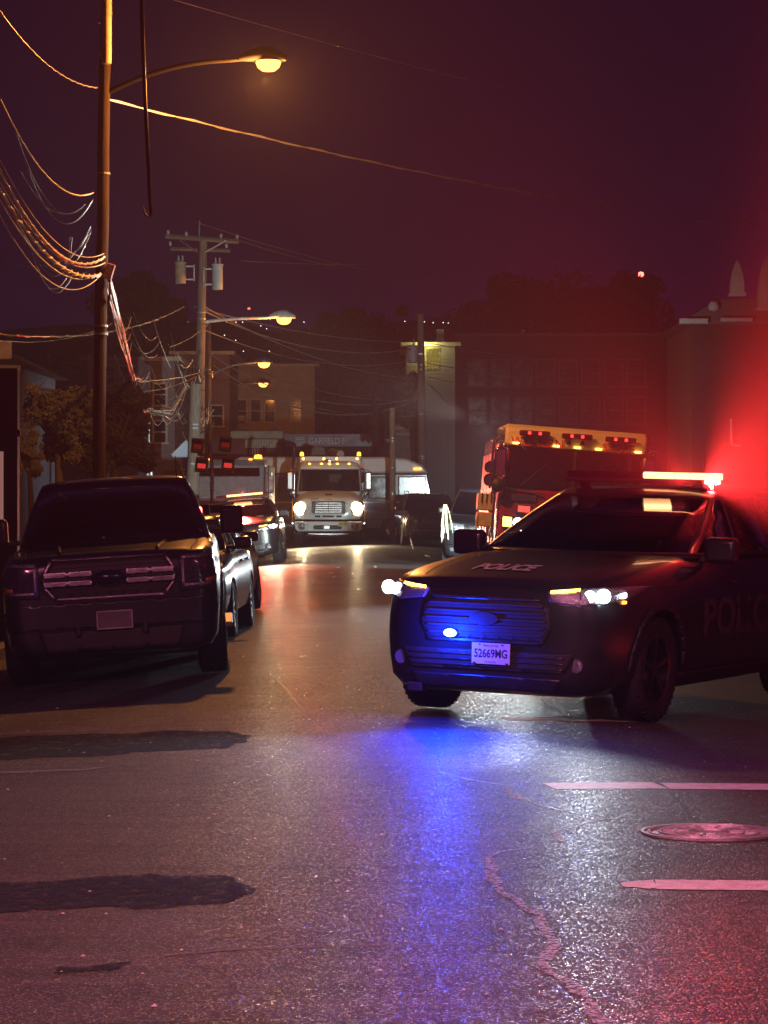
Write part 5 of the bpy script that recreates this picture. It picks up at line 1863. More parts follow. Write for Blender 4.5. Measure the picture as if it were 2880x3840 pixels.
# dark drop cable with a glossy end
dc = root('dangling_cable', P(525, -160, 38), (0, 0, 0), 'black cable dangling from above between the nearest pole and the sky, its tip glinting red', 'cable')
pp = [P(525, -160, 38), P(535, 150, 38), P(545, 400, 38), P(556, 620, 38), P(562, 760, 38), P(566, 800, 38), P(560, 815, 38), P(545, 806, 38), P(532, 765, 38)]
MB().tube([p - dc.location for p in pp], [.028, .028, .026, .026, .022, .02, .016, .012, .004], 8).build('conductor', cable_black, dc, 80)

# cables draping from the nearest pole down to the transformer pole
db = root('cable_bundle', TN(408, 1060), (0, 0, 0), 'long bundle of cables drooping from the nearest pole down toward the transformer pole', 'cable')
bl = db.location
main = [((408, 1050), 44), ((450, 1230), 50), ((490, 1370), 56), ((520, 1480), 62), ((570, 1540), 70), ((640, 1545), 78), ((700, 1440), 86)]
for k in range(7):
    off = Vector((random.uniform(-.06, .06), 0, random.uniform(-.05, .05)))
    pts = []
    for i, ((px, py), d) in enumerate(main):
        pts.append(P(px + random.uniform(-6, 6) * (1 if i else .2), py + random.uniform(-8, 8) + k * 2, d) - bl + off)
    fine = []
    for i in range(len(pts) - 1):
        for t in (0, .33, .66):
            fine.append(pts[i].lerp(pts[i + 1], t) + Vector((random.uniform(-.01, .01), 0, random.uniform(-.015, .015))))
    fine.append(pts[-1])
    MB().tube(fine, random.choice((.008, .010, .014)), 5).build('strand', bright if k < 5 else cable_black, db, 80)
for k in range(16):
    t = random.uniform(.05, .9)
    j = t * (len(main) - 1)
    i = int(j)
    f_ = j - i
    (x0, y0), d0 = main[i]
    (x1, y1), d1 = main[i + 1]
    a = P(x0 + (x1 - x0) * f_, y0 + (y1 - y0) * f_, d0 + (d1 - d0) * f_) - bl
    b_ = P(x0 + (x1 - x0) * f_ + random.uniform(20, 60), y0 + (y1 - y0) * f_ + random.uniform(20, 80), d0 + (d1 - d0) * f_ + 2) - bl
    MB().tube(sagpts(a, b_, random.uniform(.15, .35), 10, .004), .006, 5).build('strand', bright, db, 80)
hb = root('cable_bundle', P(540, 1290, 66), (0, 0, 0), 'loose hanging cable loops between the two tall poles', 'cable')
for (x0, y0, x1, y1, sg_) in ((450, 1180, 600, 1280, .7), (480, 1190, 590, 1330, .5), (500, 1170, 590, 1260, .4), (520, 1300, 620, 1420, .55), (560, 1350, 640, 1440, .45), (430, 1330, 560, 1400, .8), (500, 1400, 560, 1395, .3), (590, 1500, 690, 1470, .35), (600, 1480, 700, 1380, .5), (620, 1560, 700, 1450, .4), (640, 1250, 700, 1460, .15), (600, 1530, 690, 1550, .3), (655, 1450, 690, 1590, .3), (630, 1290, 700, 1430, .1), (575, 1200, 640, 1380, .1), (610, 1360, 690, 1500, .3)):
    a = P(x0, y0, 66) - hb.location
    b_ = P(x1, y1, 72) - hb.location
    MB().tube(sagpts(a, b_, sg_ * .8, 12, .005), random.choice((.007, .009, .013)), 5).build('strand', random.choice((bright, cable_grey, cable_grey)), hb, 80)
tp = root('cable_bundle', P(725, 1480, 88), (0, 0, 0), 'snarl of black and pale wires wrapped around the transformer pole', 'cable')
for k in range(46):
    x0 = random.gauss(735, 22)
    y0 = random.uniform(1340, 1600)
    a = P(x0, y0, 90.8) - tp.location
    b_ = P(x0 + random.uniform(-60, 55), y0 + random.uniform(-70, 90), 90.8 + random.uniform(-1, 0)) - tp.location
    MB().tube(sagpts(a, b_, random.uniform(.02, .5), 10, .02), random.choice((.009, .013, .02)), 5).build('strand', random.choice((cable_black, cable_black, bright, cable_grey)), tp, 80)

span = [
    ((730, 1150), 92, (1560, 1282), 112, .3, .020, 'topmost line from the transformer pole across to the far pole'),
    ((730, 1150), 92, (1560, 1305), 112, .7, .026, 'heavier line sagging from the transformer pole, just under the topmost'),
    ((760, 1235), 92, (1560, 1350), 112, .6, .014, 'thin line crossing below the middle street lamp'),
    ((750, 1140), 92, (1560, 1420), 112, .5, .018, 'diagonal line dropping from the transformer pole toward the far pole'),
    ((790, 1330), 100, (1560, 1490), 112, .9, .020, 'low line sagging past the third street lamp'),
    ((800, 1370), 100, (1560, 1500), 112, 1.1, .026, 'lowest thick line sagging past the third street lamp'),
    ((860, 1340), 120, (1560, 1505), 112, .5, .016, 'line from the thick dark pole sloping right across the dark trees'),
    ((790, 1400), 110, (1560, 1560), 112, .5, .012, 'dim line low before the beige house'),
    ((1600, 1285), 112, (2500, 1345), 140, .4, .016, 'upper dim line going right from the far pole over the dark block'),
    ((1600, 1362), 112, (2500, 1385), 140, .5, .016, 'middle dim line going right from the far pole over the dark block'),
    ((1600, 1412), 112, (2400, 1480), 140, .4, .012, 'lower dim line going right from the far pole over the dark block'),
    ((750, 838), 92, (2100, 1010), 230, 1.5, .014, 'high faint line leaving the cross-arm pin to the right'),
    ((890, 900), 92, (1700, 1000), 200, .8, .014, 'faint line leaving the right insulator'),
    ((905, 978), 92, (1380, 990), 120, .05, .014, 'nearly level faint wire right of the cross-arm'),
    ((1608, 1440), 111, (1698, 1530), 109, .02, .022, 'pale guy wire slanting from the far pole'),
    ((640, 1300), 80, (780, 1215), 92, .1, .012, 'short wire reaching the transformer pole from the left, upper'),
    ((480, 1430), 70, (770, 1390), 92, .1, .014, 'wire reaching the transformer pole from the left, middle'),
    ((430, 1470), 70, (760, 1400), 92, .2, .010, 'wire reaching the transformer pole from the left, lower'),
]
for (a, da, b_, dbb, sg_, rr_, lab) in span:
    cable(P(*a, da), P(*b_, dbb), sg_, rr_, cable_grey, lab, wob=.01)

# yellow hose / strap and strands standing for light streaks and straps on the dark cars
hz = root('hanging_strap', P(1535, 1925, 88), (0, 0, 0), 'yellow strap hanging from the SUV mirror down to the road', 'strap')
pts = [P(1535, 1925, 88), P(1533, 1960, 88), P(1540, 2020, 88), P(1552, 2062, 86), P(1580, 2082, 80), P(1612, 2090, 74.5)]
pts[-1].z = ground_z(pts[-1].x, 74.5) + .03
fine = []
for i in range(len(pts) - 1):
    for k in range(4):
        t = k / 4
        fine.append(pts[i].lerp(pts[i + 1], t) - hz.location)
fine.append(pts[-1] - hz.location)
MB().tube(fine, .026, 6).build('webbing', mat('strap_yellow2', (.6, .55, .22), .6), hz, 80)
for (cx_, cy_, d_, n_, lab) in ((1520, 1925, 89.5, 9, 'pale strands standing for light streaks and straps at the mirror of the SUV with chrome grille bars'), (1668, 1905, 63.8, 12, 'bright strands standing for light streaks and straps on the wing of the dark car behind the fire engine')):
    cb_ = root('streak_strands', P(cx_, cy_, d_), (0, 0, 0), lab, 'cable')
    sc_ = d_ / F
    for k in range(n_):
        w0 = random.uniform(-18, 18)
        ln = random.uniform(60, 130)
        pp = [Vector((w0 * .4 * sc_, 0, 12 * sc_)), Vector((w0 * sc_, -.1, -ln * .3 * sc_)), Vector((w0 * 1.4 * sc_, -.12, -ln * .7 * sc_)), Vector((w0 * 1.7 * sc_, -.1, -ln * sc_))]
        MB().tube(pp, random.choice((.006, .010, .014)), 5).build('strand', random.choice((cable_grey, cable_grey, MATS['strap_yellow2'])), cb_, 80)


# ------------------------------------------------------------------ buildings
def window(parent, x, z, w_, h_, y, m_frame, m_pane, split=True, ac=False):
    f = MB()
    t = .07
    for c_, s_ in (((x, y, z + h_ / 2), (w_ + 2 * t, .10, t)), ((x, y, z - h_ / 2), (w_ + 2 * t + .08, .16, t)), ((x - w_ / 2 - t / 2, y, z), (t, .10, h_ - .001)), ((x + w_ / 2 + t / 2, y, z), (t, .10, h_ - .001))):
        f.box(c_, s_)
    fo = f.build('window', m_frame, parent)
    MB().box((x, y + .02, z), (w_, .02, h_)).build('pane', m_pane, fo)
    if split:
        MB().box((x, y - .01, z), (w_, .05, .05)).build('sash', m_frame, fo)
    if ac:
        MB().box((x, y - .2, z - h_ / 2 + .2), (w_ * .8, .4, .34)).build('air_conditioner', mat('ac_grey', (.3, .29, .26), .6), fo, bevel=.02)
    return fo


def building(name, px0, px1, ytop, d, depth, label, m_wall, rows, roof='flat', frame_m=None, ybase=None, siding=0, mroof=None, cat='house'):
    x0, x1 = (px0 - 1440) / F * d, (px1 - 1440) / F * d
    g = -.3
    r = root(name, ((x0 + x1) / 2, d, g), (0, 0, 0), label, cat)
    W_ = x1 - x0
    H = EYE + (HOR - ytop) / F * d - g
    MB().box((0, depth / 2, H / 2), (W_, depth, H)).build('wall', m_wall, r)
    if siding:
        st = MB().box((0, 0, 0), (W_ + .01, .025, siding * .9), (.06, 0, 0)).mesh('siding_board')
        st.materials.append(m_wall)
        z = 1.0
        while z < H - .2:
            o = link('siding_board', st, r)
            o.location = (0, -.012, z)
            z += siding
    fm = frame_m or mat('trim_pale', (.42, .38, .32), .7)
    for (px, py, w_, h_, pm, ac) in rows:
        window(r, (px - 1440) / F * d - (x0 + x1) / 2, EYE + (HOR - py) / F * d - g, w_, h_, -.04, fm, pm, True, ac)
    rm = mroof or mat('roof_dark', (.05, .045, .045), .8)
    if roof == 'flat':
        MB().box((0, depth / 2, H + .08), (W_ + .5, depth + .5, .16)).build('cornice', fm, r)
    elif roof == 'gable':
        MB().prism([(-W_ / 2 - .35, H), (W_ / 2 + .35, H), (0, H + W_ * .32)], -.35, depth + .3).build('roof', rm, r)
    elif roof == 'hip':
        MB().prism([(-W_ / 2 - .3, H), (W_ / 2 + .3, H), (W_ / 2 - 1.5, H + 1.3), (-W_ / 2 + 1.5, H + 1.3)], -.3, depth + .3).build('roof', rm, r)
    return r


beige = mat('stucco_beige', (.34, .29, .20), .9, 0, .18, 2, bump=.3)
greywall = mat('siding_grey', (.20, .20, .21), .8, 0, .2, 1.5, bump=.2)
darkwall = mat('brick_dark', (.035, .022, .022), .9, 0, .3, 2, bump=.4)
D = 156
bh = building('house', 862, 1180, 1375, D, 9, 'beige flat-roofed house with three tall windows above the shops', beige,
              [(906, 1541, .50, 1.25, pane_glass, True), (960, 1541, .52, 1.25, pane_glass, False), (1012, 1541, .50, 1.25, pane_glass, False), (1110, 1541, .5, 1.25, pane_glass, False)])
# shop cornice with two small gables and the sign panel beneath, shop row in front
D2 = 110
def onx(px, d):
    return (px - 1440) / F * d
def onz(py, d):
    return EYE + (HOR - py) / F * d
sh = root('corner_shop', (onx(960, D2), D2, -.3), (0, 0, 0), 'dark red corner shop under a cream box cornice with a lettered sign panel', 'shop')
def sx(px): return onx(px, D2) - sh.location.x
def sz(py): return onz(py, D2) + .3
MB().box(((sx(790) + sx(1060)) / 2, 2.5, sz(1645) / 2), (sx(1060) - sx(790), 5, sz(1645))).build('wall', mat('maroon_wall', (.16, .05, .06), .8, 0, .25, 2), sh)
cn = MB().box(((sx(868) + sx(1062)) / 2, -.2, (sz(1618) + sz(1645)) / 2), (sx(1062) - sx(868), .5, sz(1618) - sz(1645))).build('cornice', mat('cream_trim', (.42, .37, .27), .7), sh)
for py in (1624, 1632, 1640):
    MB().box(((sx(866) + sx(1064)) / 2, -.47, sz(py)), (sx(1064) - sx(866), .06, .035)).build('moulding', MATS['cream_trim'], cn)
for (a, b_, t_) in ((866, 935, 898), (1000, 1062, 1035)):
    MB().prism([(sx(a), sz(1617)), (sx(b_), sz(1617)), (sx(t_), sz(1604))], -.45, -.2).build('gable', mat('rust_roof', (.14, .06, .04), .8), cn)
pn = MB().box(((sx(920) + sx(1042)) / 2, -.05, (sz(1648) + sz(1679)) / 2), (sx(1042) - sx(920), .06, sz(1648) - sz(1679))).build('sign_panel', mat('panel_cream', (.45, .42, .34), .6), sh)
cxp = (sx(920) + sx(1042)) / 2
text_obj('lettering', 'COFFEE  BAKERY' if False else 'CAR KEYS', .0001, dark_ink, pn, lambda a, c_: (a + cxp, -.085, c_ + sz(1655))) if False else None
for k, (w_, py) in enumerate(((.85, 1655), (.8, 1663))):
    n_ = 9
    for j in range(n_):
        xx = cxp - w_ / 2 + w_ * j / (n_ - 1)
        MB().box((xx, -.083, sz(py)), (.05, .006, .045)).build('letter_stroke', mat('ink_faded', (.2, .18, .16), .7), pn)
text_obj('lettering', '12:49  8 · 2 1400-48 99', .07, dark_ink, pn, lambda a, c_: (a + cxp, -.084, c_ + sz(1673)), bold=.002)
for k in range(4):
    MB().box((sx(938) + k * .10, -.05, (sz(1682) + sz(1705)) / 2), (.04, .05, sz(1682) - sz(1705))).build('railing_bar', MATS['cream_trim'], sh)

fc = root('funeral_shopfront', (onx(1240, D2), D2, -.3), (0, 0, 0), 'low dark shopfront with a navy fascia reading GARFIELD behind the bus', 'shop')
def fx(px): return onx(px, D2) - fc.location.x
MB().box(((fx(1066) + fx(1480)) / 2, 2.6, sz(1628) / 2), (fx(1480) - fx(1066), 5, sz(1628))).build('wall', darkwall, fc)
fa = MB().box(((fx(1066) + fx(1480)) / 2, -.02, (sz(1628) + sz(1674)) / 2), (fx(1480) - fx(1066), .18, sz(1628) - sz(1674))).build('fascia', mat('fascia_navy', (.035, .03, .09), .4), fc)
wi = mat('sign_white', (.62, .60, .60), .5, 0, .1)
text_obj('lettering', 'GARFIELD F', .34, wi, fa, lambda a, c_: (a + fx(1234) - .08, -.125, c_ + sz(1655)), xs=.80, bold=.002)
fr_ = MB()
cx_, cz_ = fx(1126), sz(1656)
for (c0, s0) in (((cx_, -.12, cz_ + .165), (.36, .012, .02)), ((cx_, -.12, cz_ - .165), (.36, .012, .02)), ((cx_ - .17, -.12, cz_), (.02, .012, .31)), ((cx_ + .17, -.12, cz_), (.02, .012, .31)), ((cx_, -.12, cz_ + .01), (.34, .012, .015))):
    fr_.box(c0, s0)
lg = fr_.build('logo_frame', wi, fa)
text_obj('logo_letters', 'GFC', .13, wi, lg, lambda a, c_: (a + cx_, -.125, c_ + cz_ - .085), xs=1.1, bold=.004)
for k in range(3):
    MB().box((cx_ - .10 + k * .10, -.124, cz_ + .085), (.06, .008, .07)).build('logo_block', wi, lg, bevel=.01)
for k in range(3):
    window(fc, fx(1110 + k * 120), sz(1790), .9, 1.6, -.03, mat('trim_dark', (.08, .07, .07), .7), pane_glass, False)

# right of the street end: low porch and narrow grey house with a lit window
pb = root('porch_building', (onx(1525, 118), 118, -.3), (0, 0, 0), 'low building with two pale lintel bands and brick front, right behind the bus', 'building')
def qx(px): return onx(px, 118) - pb.location.x
def qz(py): return onz(py, 118) + .3
MB().box(((qx(1480) + qx(1590)) / 2, 3, qz(1598) / 2), (qx(1590) - qx(1480), 6, qz(1598))).build('wall', mat('brick_grey', (.22, .19, .17), .9, 0, .3, 3, bump=.5), pb)
bk = MB().box((0, 0, 0), (.27, .03, .075)).mesh('brick')
bk.materials.append(mat('brick_light', (.27, .22, .19), .9, 0, .35, 2))
for row in range(14):
    for col in range(4):
        o = link('brick', bk, pb)
        o.location = (qx(1492) + col * .30 + (row % 2) * .15, -.01, qz(1675) + row * .09)
for py in (1605, 1628):
    MB().box(((qx(1478) + qx(1590)) / 2, -.12, qz(py)), (qx(1590) - qx(1478), .28, .11)).build('lintel', MATS['cream_trim'], pb)
nh = building('house', 1525, 1706, 1298, 122, 8, 'narrow grey house with a glowing yellow barred window beside the far pole', greywall,
              [], siding=.16, cat='house')
lit = emis('lit_window', (1.0, .82, .12), .22)
wx = onx(1622, 122) - nh.location.x
wz = onz(1345, 122) + .3
wf = MB().box((wx, -.02, wz), (.62, .05, .95)).build('window', mat('yellow_frame', (.30, .26, .08), .6), nh)
MB().box((wx, -.05, wz), (.52, .02, .85)).build('pane', lit, wf)
for k in range(4):
    MB().box((wx - .2 + k * .13, -.075, wz), (.025, .02, .9)).build('window_bar', cable_black, wf)
for k in range(4):
    MB().box((wx, -.075, wz - .33 + k * .22), (.6, .02, .02)).build('window_bar', cable_black, wf)
MB().box((wx - .28, -.15, wz + .62), (.13, .1, .1)).build('porch_lamp', emis('lit_porch', (.9, 1.0, .6), 3), nh)
lamp('POINT', 'porch_light', (onx(1600, 122), 121.4, onz(1303, 122)), (.95, .9, .25), 60, .08)
MB().box((onx(1652, 122) - nh.location.x, 1, onz(1265, 122) + .3), (.32, .4, .8)).build('chimney', concrete, nh)
# long dark block to the right
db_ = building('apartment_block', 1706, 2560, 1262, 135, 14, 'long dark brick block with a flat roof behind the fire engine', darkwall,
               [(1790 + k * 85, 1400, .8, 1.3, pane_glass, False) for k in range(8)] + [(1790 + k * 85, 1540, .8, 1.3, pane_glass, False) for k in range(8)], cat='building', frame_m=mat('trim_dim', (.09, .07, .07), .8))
MB().tube([(onx(1965, 135) - db_.location.x, 1, onz(1262, 135) + .3), (onx(1965, 135) - db_.location.x, 1, onz(1232, 135) + .3)], .1, 8).build('vent_pipe', galv, db_)
# left-hand houses
lh = building('house', -260, 66, 1375, 70, 8, 'grey clapboard house at the far left with a white eaves board', mat('siding_blue', (.13, .14, .19), .8, 0, .2, 1.5),
              [(20, 1700, .6, 1.0, pane_glass, False)], siding=.15, roof='gable', frame_m=mat('trim_white', (.6, .6, .6), .6))
MB().box((onx(-60, 70) - lh.location.x, -.32, onz(1380, 70) + .3), (1.9, .08, .14), (0, .02, 0)).build('eaves_board', MATS['trim_white'], lh)
MB().box((onx(64, 70) - lh.location.x, -.03, onz(1600, 70) + .3), (.10, .06, 3.0)).build('corner_board', MATS['trim_white'], lh)
building('house', 170, 330, 1330, 140, 8, 'dim grey house upper storey showing above the left tree', greywall, [(215, 1360, .7, .8, pane_glass, False), (275, 1360, .7, .8, pane_glass, False)], siding=0, roof='hip')
building('house', 330, 560, 1352, 125, 8, 'pale boarded house behind the nearest pole', mat('siding_pale', (.26, .24, .25), .85, 0, .2, 1.5), [(480, 1410, .7, .9, pane_glass, False), (400, 1410, .7, .9, pane_glass, False)], siding=.25)
building('house', 560, 655, 1355, 100, 8, 'narrow dim facade between the hedge and the pale pole stub', mat('siding_mauve', (.17, .15, .17), .85, 0, .25, 1.5), [(600, 1480, .4, .8, pane_glass, False), (600, 1620, .4, .8, pane_glass, False)], siding=.2)
building('house', 655, 860, 1330, 132, 8, 'brown facade between the poles and the beige house', mat('siding_brown', (.14, .10, .09), .85, 0, .25, 1.5), [(760, 1480, .5, .9, pane_glass, False), (815, 1560, .5, 1.0, pane_glass, False)], siding=.2)
q = P(705, 1728, 99)
wb_ = root('notice_frame', (q.x, 98.8, -.2), (0, 0, 0), 'cream framed notice board on two posts near the pale pole', 'notice board')
zz = q.z + .2
MB().box((0, 0, zz), (.40, .05, .62)).build('board', mat('board_dark', (.06, .06, .06), .6), wb_)
fm = MB()
for (c0, s0) in (((0, -.03, zz + .31), (.46, .05, .05)), ((0, -.03, zz - .31), (.46, .05, .05)), ((-.21, -.03, zz), (.05, .05, .6)), ((.21, -.03, zz), (.05, .05, .6)), ((0, -.03, zz), (.4, .04, .03))):
    fm.box(c0, s0)
fm.build('frame', MATS['cream_trim'], wb_)
MB().box((-.15, .05, zz / 2), (.06, .06, zz)).box((.15, .05, zz / 2), (.06, .06, zz)).build('posts' if False else 'post', galv, wb_)
# metal bollards / tall pale pipes by the kerb
for i, (px, y0, y1) in enumerate(((553, 1670, 1775), (568, 1685, 1775), (559, 1590, 1775))):
    a = P(px, y0, 72)
    b0 = root('sign_post', (a.x, 72, ground_z(a.x, 72)), (0, 0, 0), ('shorter bright metal post at the left kerb beyond the pickup roof', 'second bright metal post, a hand right of the first one', 'taller thin grey post between the two bright ones')[i], 'post')
    MB().tube([(0, 0, 0), (0, 0, a.z - b0.location.z)], .035 if i < 2 else .02, 10).build('shaft', chrome if i < 2 else galv, b0, 60)
    MB().lathe([(0, 0), (.045, 0), (.04, .03), (0, .04)], (0, 0, a.z - b0.location.z), 'z', 10).build('cap', galv, b0)
# little yellow porch light among the dark trees
q = P(405, 1697, 80)
pl_ = root('garden_light', (q.x, 80, ground_z(q.x, 80)), (0, 0, 0), 'tiny yellow garden light in the dark hedge left of the nearest pole', 'lamp')
MB().tube([(0, 0, 0), (0, 0, q.z - pl_.location.z)], .02, 6).build('post', dark_plastic, pl_)
MB().lathe([(0, -.04), (.04, -.02), (.04, .03), (0, .05)], (0, -.03, q.z - pl_.location.z), 'z', 12).build('globe', emis('lit_small_yellow', (1, .7, .2), 6), pl_)
# left edge: bright framed doorway post and white box sign
q = P(28, 1850, 34)
lp_ = root('left_gatepost', (P(26, 0, 34).x, 34, ground_z(-4.5, 34)), (0, 0, 0), 'dark post with a pinkish lit strip at the far left edge', 'post')
MB().box((0, 0, 1.7), (.28, .22, 3.4)).build('shaft', dark_plastic, lp_, bevel=.01)
MB().box((-.05, -.12, 1.95), (.045, .02, .9)).build('lit_strip', emis('lit_pink_strip', (1.0, .45, .38), .25), lp_)
MB().lathe([(0, -.02), (.05, -.02), (.05, .02), (0, .02)], (.13, -.13, 2.62), 'y', 12).build('red_reflector', red_lens, lp_)
q = P(15, 1312, 60)
wbx = root('wall_box', q, (0, 0, 0), 'pale square sign box at the far left edge above the clapboard house', 'sign')
MB().box((-.05, 0, 0), (.42, .15, .40)).build('face', mat('box_pale', (.55, .55, .6), .5), wbx, bevel=.02)
MB().tube([(-.05, .1, 0), (-.6, .3, -.1)], .03, 6).build('bracket', galv, wbx)

# church-like roof at the upper right: pale pointed gables over a dark block
ch = root('church', (onx(2860, 80), 80, -.3), (0, 0, 0), 'church roof at the upper right with pale pointed pinnacles in the red glow', 'church')
def cx2(px): return onx(px, 80) - ch.location.x
def cz2(py): return onz(py, 80) + .3
stone = mat('pale_stone', (.40, .36, .36), .8, 0, .2, 2)
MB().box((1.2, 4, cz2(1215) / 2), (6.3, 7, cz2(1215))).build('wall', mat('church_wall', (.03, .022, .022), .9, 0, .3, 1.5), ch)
MB().prism([(cx2(2540), cz2(1215)), (cx2(3300), cz2(1215)), (cx2(3300), cz2(1120)), (cx2(2700), cz2(1120))], .3, 6.8).build('roof', mat('slate', (.05, .045, .05), .7), ch)
def pinnacle(px, y0, y1, w_):
    x = cx2(px)
    z0, z1 = cz2(y1), cz2(y0)
    m_ = MB()
    n_ = 5
    ws = [w_, w_ * .95, w_ * .75, w_ * .42, .02]
    vv, ff = [], []
    for i in range(n_):
        z = z0 + (z1 - z0) * (0, .3, .6, .85, 1)[i]
        for (a, b__) in ((-1, -1), (1, -1), (1, 1), (-1, 1)):
            vv.append((x + a * ws[i] / 2, -.1 + b__ * ws[i] / 2, z))
    for i in range(n_ - 1):
        for k in range(4):
            ff.append((i * 4 + k, i * 4 + (k + 1) % 4, (i + 1) * 4 + (k + 1) % 4, (i + 1) * 4 + k))
    ff.append((0, 1, 2, 3))
    m_.add(vv, ff)
    p_ = m_.build('pinnacle', stone, ch)
    MB().box((x, -.1, z0 - .05), (w_ * 1.2, w_ * 1.2, .10)).build('pinnacle_base', stone, p_)
    return p_
pinnacle(2762, 978, 1100, .38)
pinnacle(2875, 960, 1155, .55)
MB().box((cx2(2600), -.05, cz2(1205)), (.8, .2, .14)).box((cx2(2760), -.05, cz2(1200)), (.9, .2, .1)).build('coping', stone, ch)
MB().lathe([(0, 0), (.14, .05), (.16, .16), (.10, .28), (0, .32)], (cx2(2675), -.05, cz2(1170)), 'z', 14).build('finial', stone, ch, 40)
MB().tube([(cx2(2742), -.05, cz2(1665)), (cx2(2740), -.05, cz2(1570))], .03, 6).build('drain_pipe', mat('pipe_pink', (.5, .35, .35), .5), ch)
MB().tube([(cx2(2742), -.05, cz2(1668)), (cx2(2775), -.05, cz2(1672))], .025, 6).build('drain_pipe', MATS['pipe_pink'], ch)

# mast with the red aircraft light
mx_ = P(2403, 1030, 330)
mast = root('radio_mast', (mx_.x, 330, -.3), (0, 0, 0), 'distant mast with a red warning beacon high above the dark trees', 'mast')
hh = mx_.z + .3
for (a, b_) in ((-.6, -.6), (.6, -.6), (.6, .6), (-.6, .6)):
    MB().tube([(a, b_, 0), (a * .2, b_ * .2, hh)], .04, 4).build('mast_leg', cable_black, mast)
MB().lathe([(0, -.3), (.32, -.25), (.36, 0), (.3, .25), (0, .35)], (0, 0, hh), 'z', 14).build('beacon', emis('lit_beacon', (1, .12, .08), 8), mast)
mx_ = P(932, 1155, 330)
mast = root('radio_mast', (mx_.x, 331, -.3), (0, 0, 0), 'distant mast whose red light shows just above the middle street lamp arm', 'mast')
hh = mx_.z + .3
MB().tube([(0, 0, 0), (0, 0, hh)], .05, 4).build('mast_leg', cable_black, mast)
MB().lathe([(0, -.12), (.13, -.1), (.15, 0), (.12, .1), (0, .12)], (0, 0, hh), 'z', 12).build('beacon', emis('lit_beacon2', (1, .08, .06), 5), mast)


# ------------------------------------------------------------------ trees
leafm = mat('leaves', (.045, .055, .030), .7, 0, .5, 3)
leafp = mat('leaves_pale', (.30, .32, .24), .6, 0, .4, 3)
barkm = mat('bark', (.07, .055, .045), .9, 0, .3, 4, bump=.5)


def tree(px, ytop, ybot, d, halfw_px, label, n=9000, leaf=.10, m=None, trunk_px=None, clumps=26, cat='tree', seed=0):
    rnd = random.Random(seed + int(px))
    x = onx(trunk_px or px, d)
    g = -.3
    r = root('tree', (x, d, g), (0, 0, 0), label, cat)
    zt = onz(ytop, d) - g
    zb_ = onz(ybot, d) - g
    cx = onx(px, d) - x
    hw = halfw_px / F * d
    ch_ = (zt - zb_)
    tr = MB()
    tr.tube([(0, 0, 0), (.05, .02, zb_ * .6 + .3), (cx * .5, 0, zb_ + ch_ * .25), (cx * .8, .1, zb_ + ch_ * .7)], [max(.12, hw * .07), hw * .055 + .05, hw * .035 + .03, .03], 8)
    centers = []
    for k in range(clumps):
        a = rnd.uniform(0, 2 * math.pi)
        u = rnd.uniform(-1, 1)
        rad = rnd.uniform(.35, .9)
        s_ = math.sqrt(1 - u * u)
        c_ = Vector((cx + hw * rad * s_ * math.cos(a), min(hw, 4) * rad * s_ * math.sin(a) * .9, zb_ + ch_ * (.5 + .5 * rad * u)))
        centers.append((c_, rnd.uniform(.18, .38) * hw))
        tr.tube([(cx * .5, 0, zb_ + ch_ * .2), tuple(Vector((cx * .6, 0, zb_ + ch_ * .35)).lerp(c_, .5) + Vector((0, 0, -.1))), tuple(c_)], [.05 + hw * .015, .03 + hw * .008, .012], 5)
    tr.build('trunk', barkm, r, 60)
    vv, ff = [], []
    for i in range(n):
        c_, cr_ = centers[rnd.randrange(len(centers))]
        v = Vector((rnd.gauss(0, 1), rnd.gauss(0, 1), rnd.gauss(0, 1)))
        v.normalize()
        p = c_ + Vector((v.x, v.y, v.z * .8)) * cr_ * rnd.uniform(.55, 1.05)
        a = Vector((rnd.uniform(-1, 1), rnd.uniform(-1, 1), rnd.uniform(-1, 1))).normalized()
        b_ = a.orthogonal().normalized()
        s_ = leaf * rnd.uniform(.6, 1.3)
        k = len(vv)
        vv += [tuple(p - a * s_), tuple(p + b_ * s_ * .45), tuple(p + a * s_), tuple(p - b_ * s_ * .45)]
        ff.append((k, k + 1, k + 2, k + 3))
    me = bpy.data.meshes.new('crown')
    me.from_pydata(vv, [], ff)
    link('crown', me, r, m or leafm)
    return r


tree(215, 1370, 1760, 52, 150, 'leafy tree at the left, light on its leaves put into their paler colour', 8000, .05, mat('leaf_light_pale', (.09, .10, .075), .6, 0, .5, 3), clumps=34)  # light on the leaves painted in as a paler leaf colour
tree(430, 1400, 1830, 58, 190, 'broad dark tree behind the nearest pole', 12000, .07, clumps=34)
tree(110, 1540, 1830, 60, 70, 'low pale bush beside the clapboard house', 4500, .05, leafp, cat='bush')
tree(500, 1180, 1500, 150, 190, 'dark tree rising behind the cable loops', 8000, .2)
tree(1310, 1100, 1640, 175, 240, 'large dark tree mass behind the street lamps', 16000, .22, clumps=44)
tree(1130, 1220, 1620, 168, 110, 'smaller dark tree just right of the beige house', 8000, .16)
tree(1520, 1140, 1500, 180, 60, 'slim dark tree between the mass and the far pole', 5000, .2)
tree(1530, 1350, 1640, 116, 62, 'tree with yellow light put into its leaf colour, below the drum transformer', 5000, .07, mat('leaf_light_yellow', (.10, .11, .05), .7, 0, .5, 3), trunk_px=1555)  # yellow light painted into the leaf colour
tree(1435, 1500, 1700, 106, 60, 'bare-ish dark tree in front of the bus', 2600, .06, trunk_px=1412)
tree(1980, 1000, 1500, 230, 330, 'great dark tree mass right of the sky gap', 16000, .35, clumps=50)
tree(2300, 1010, 1500, 240, 300, 'second great dark tree mass, further right', 12000, .35, clumps=40)
tree(520, 1020, 1300, 240, 190, 'far dark tree crown above the left houses', 7000, .3)
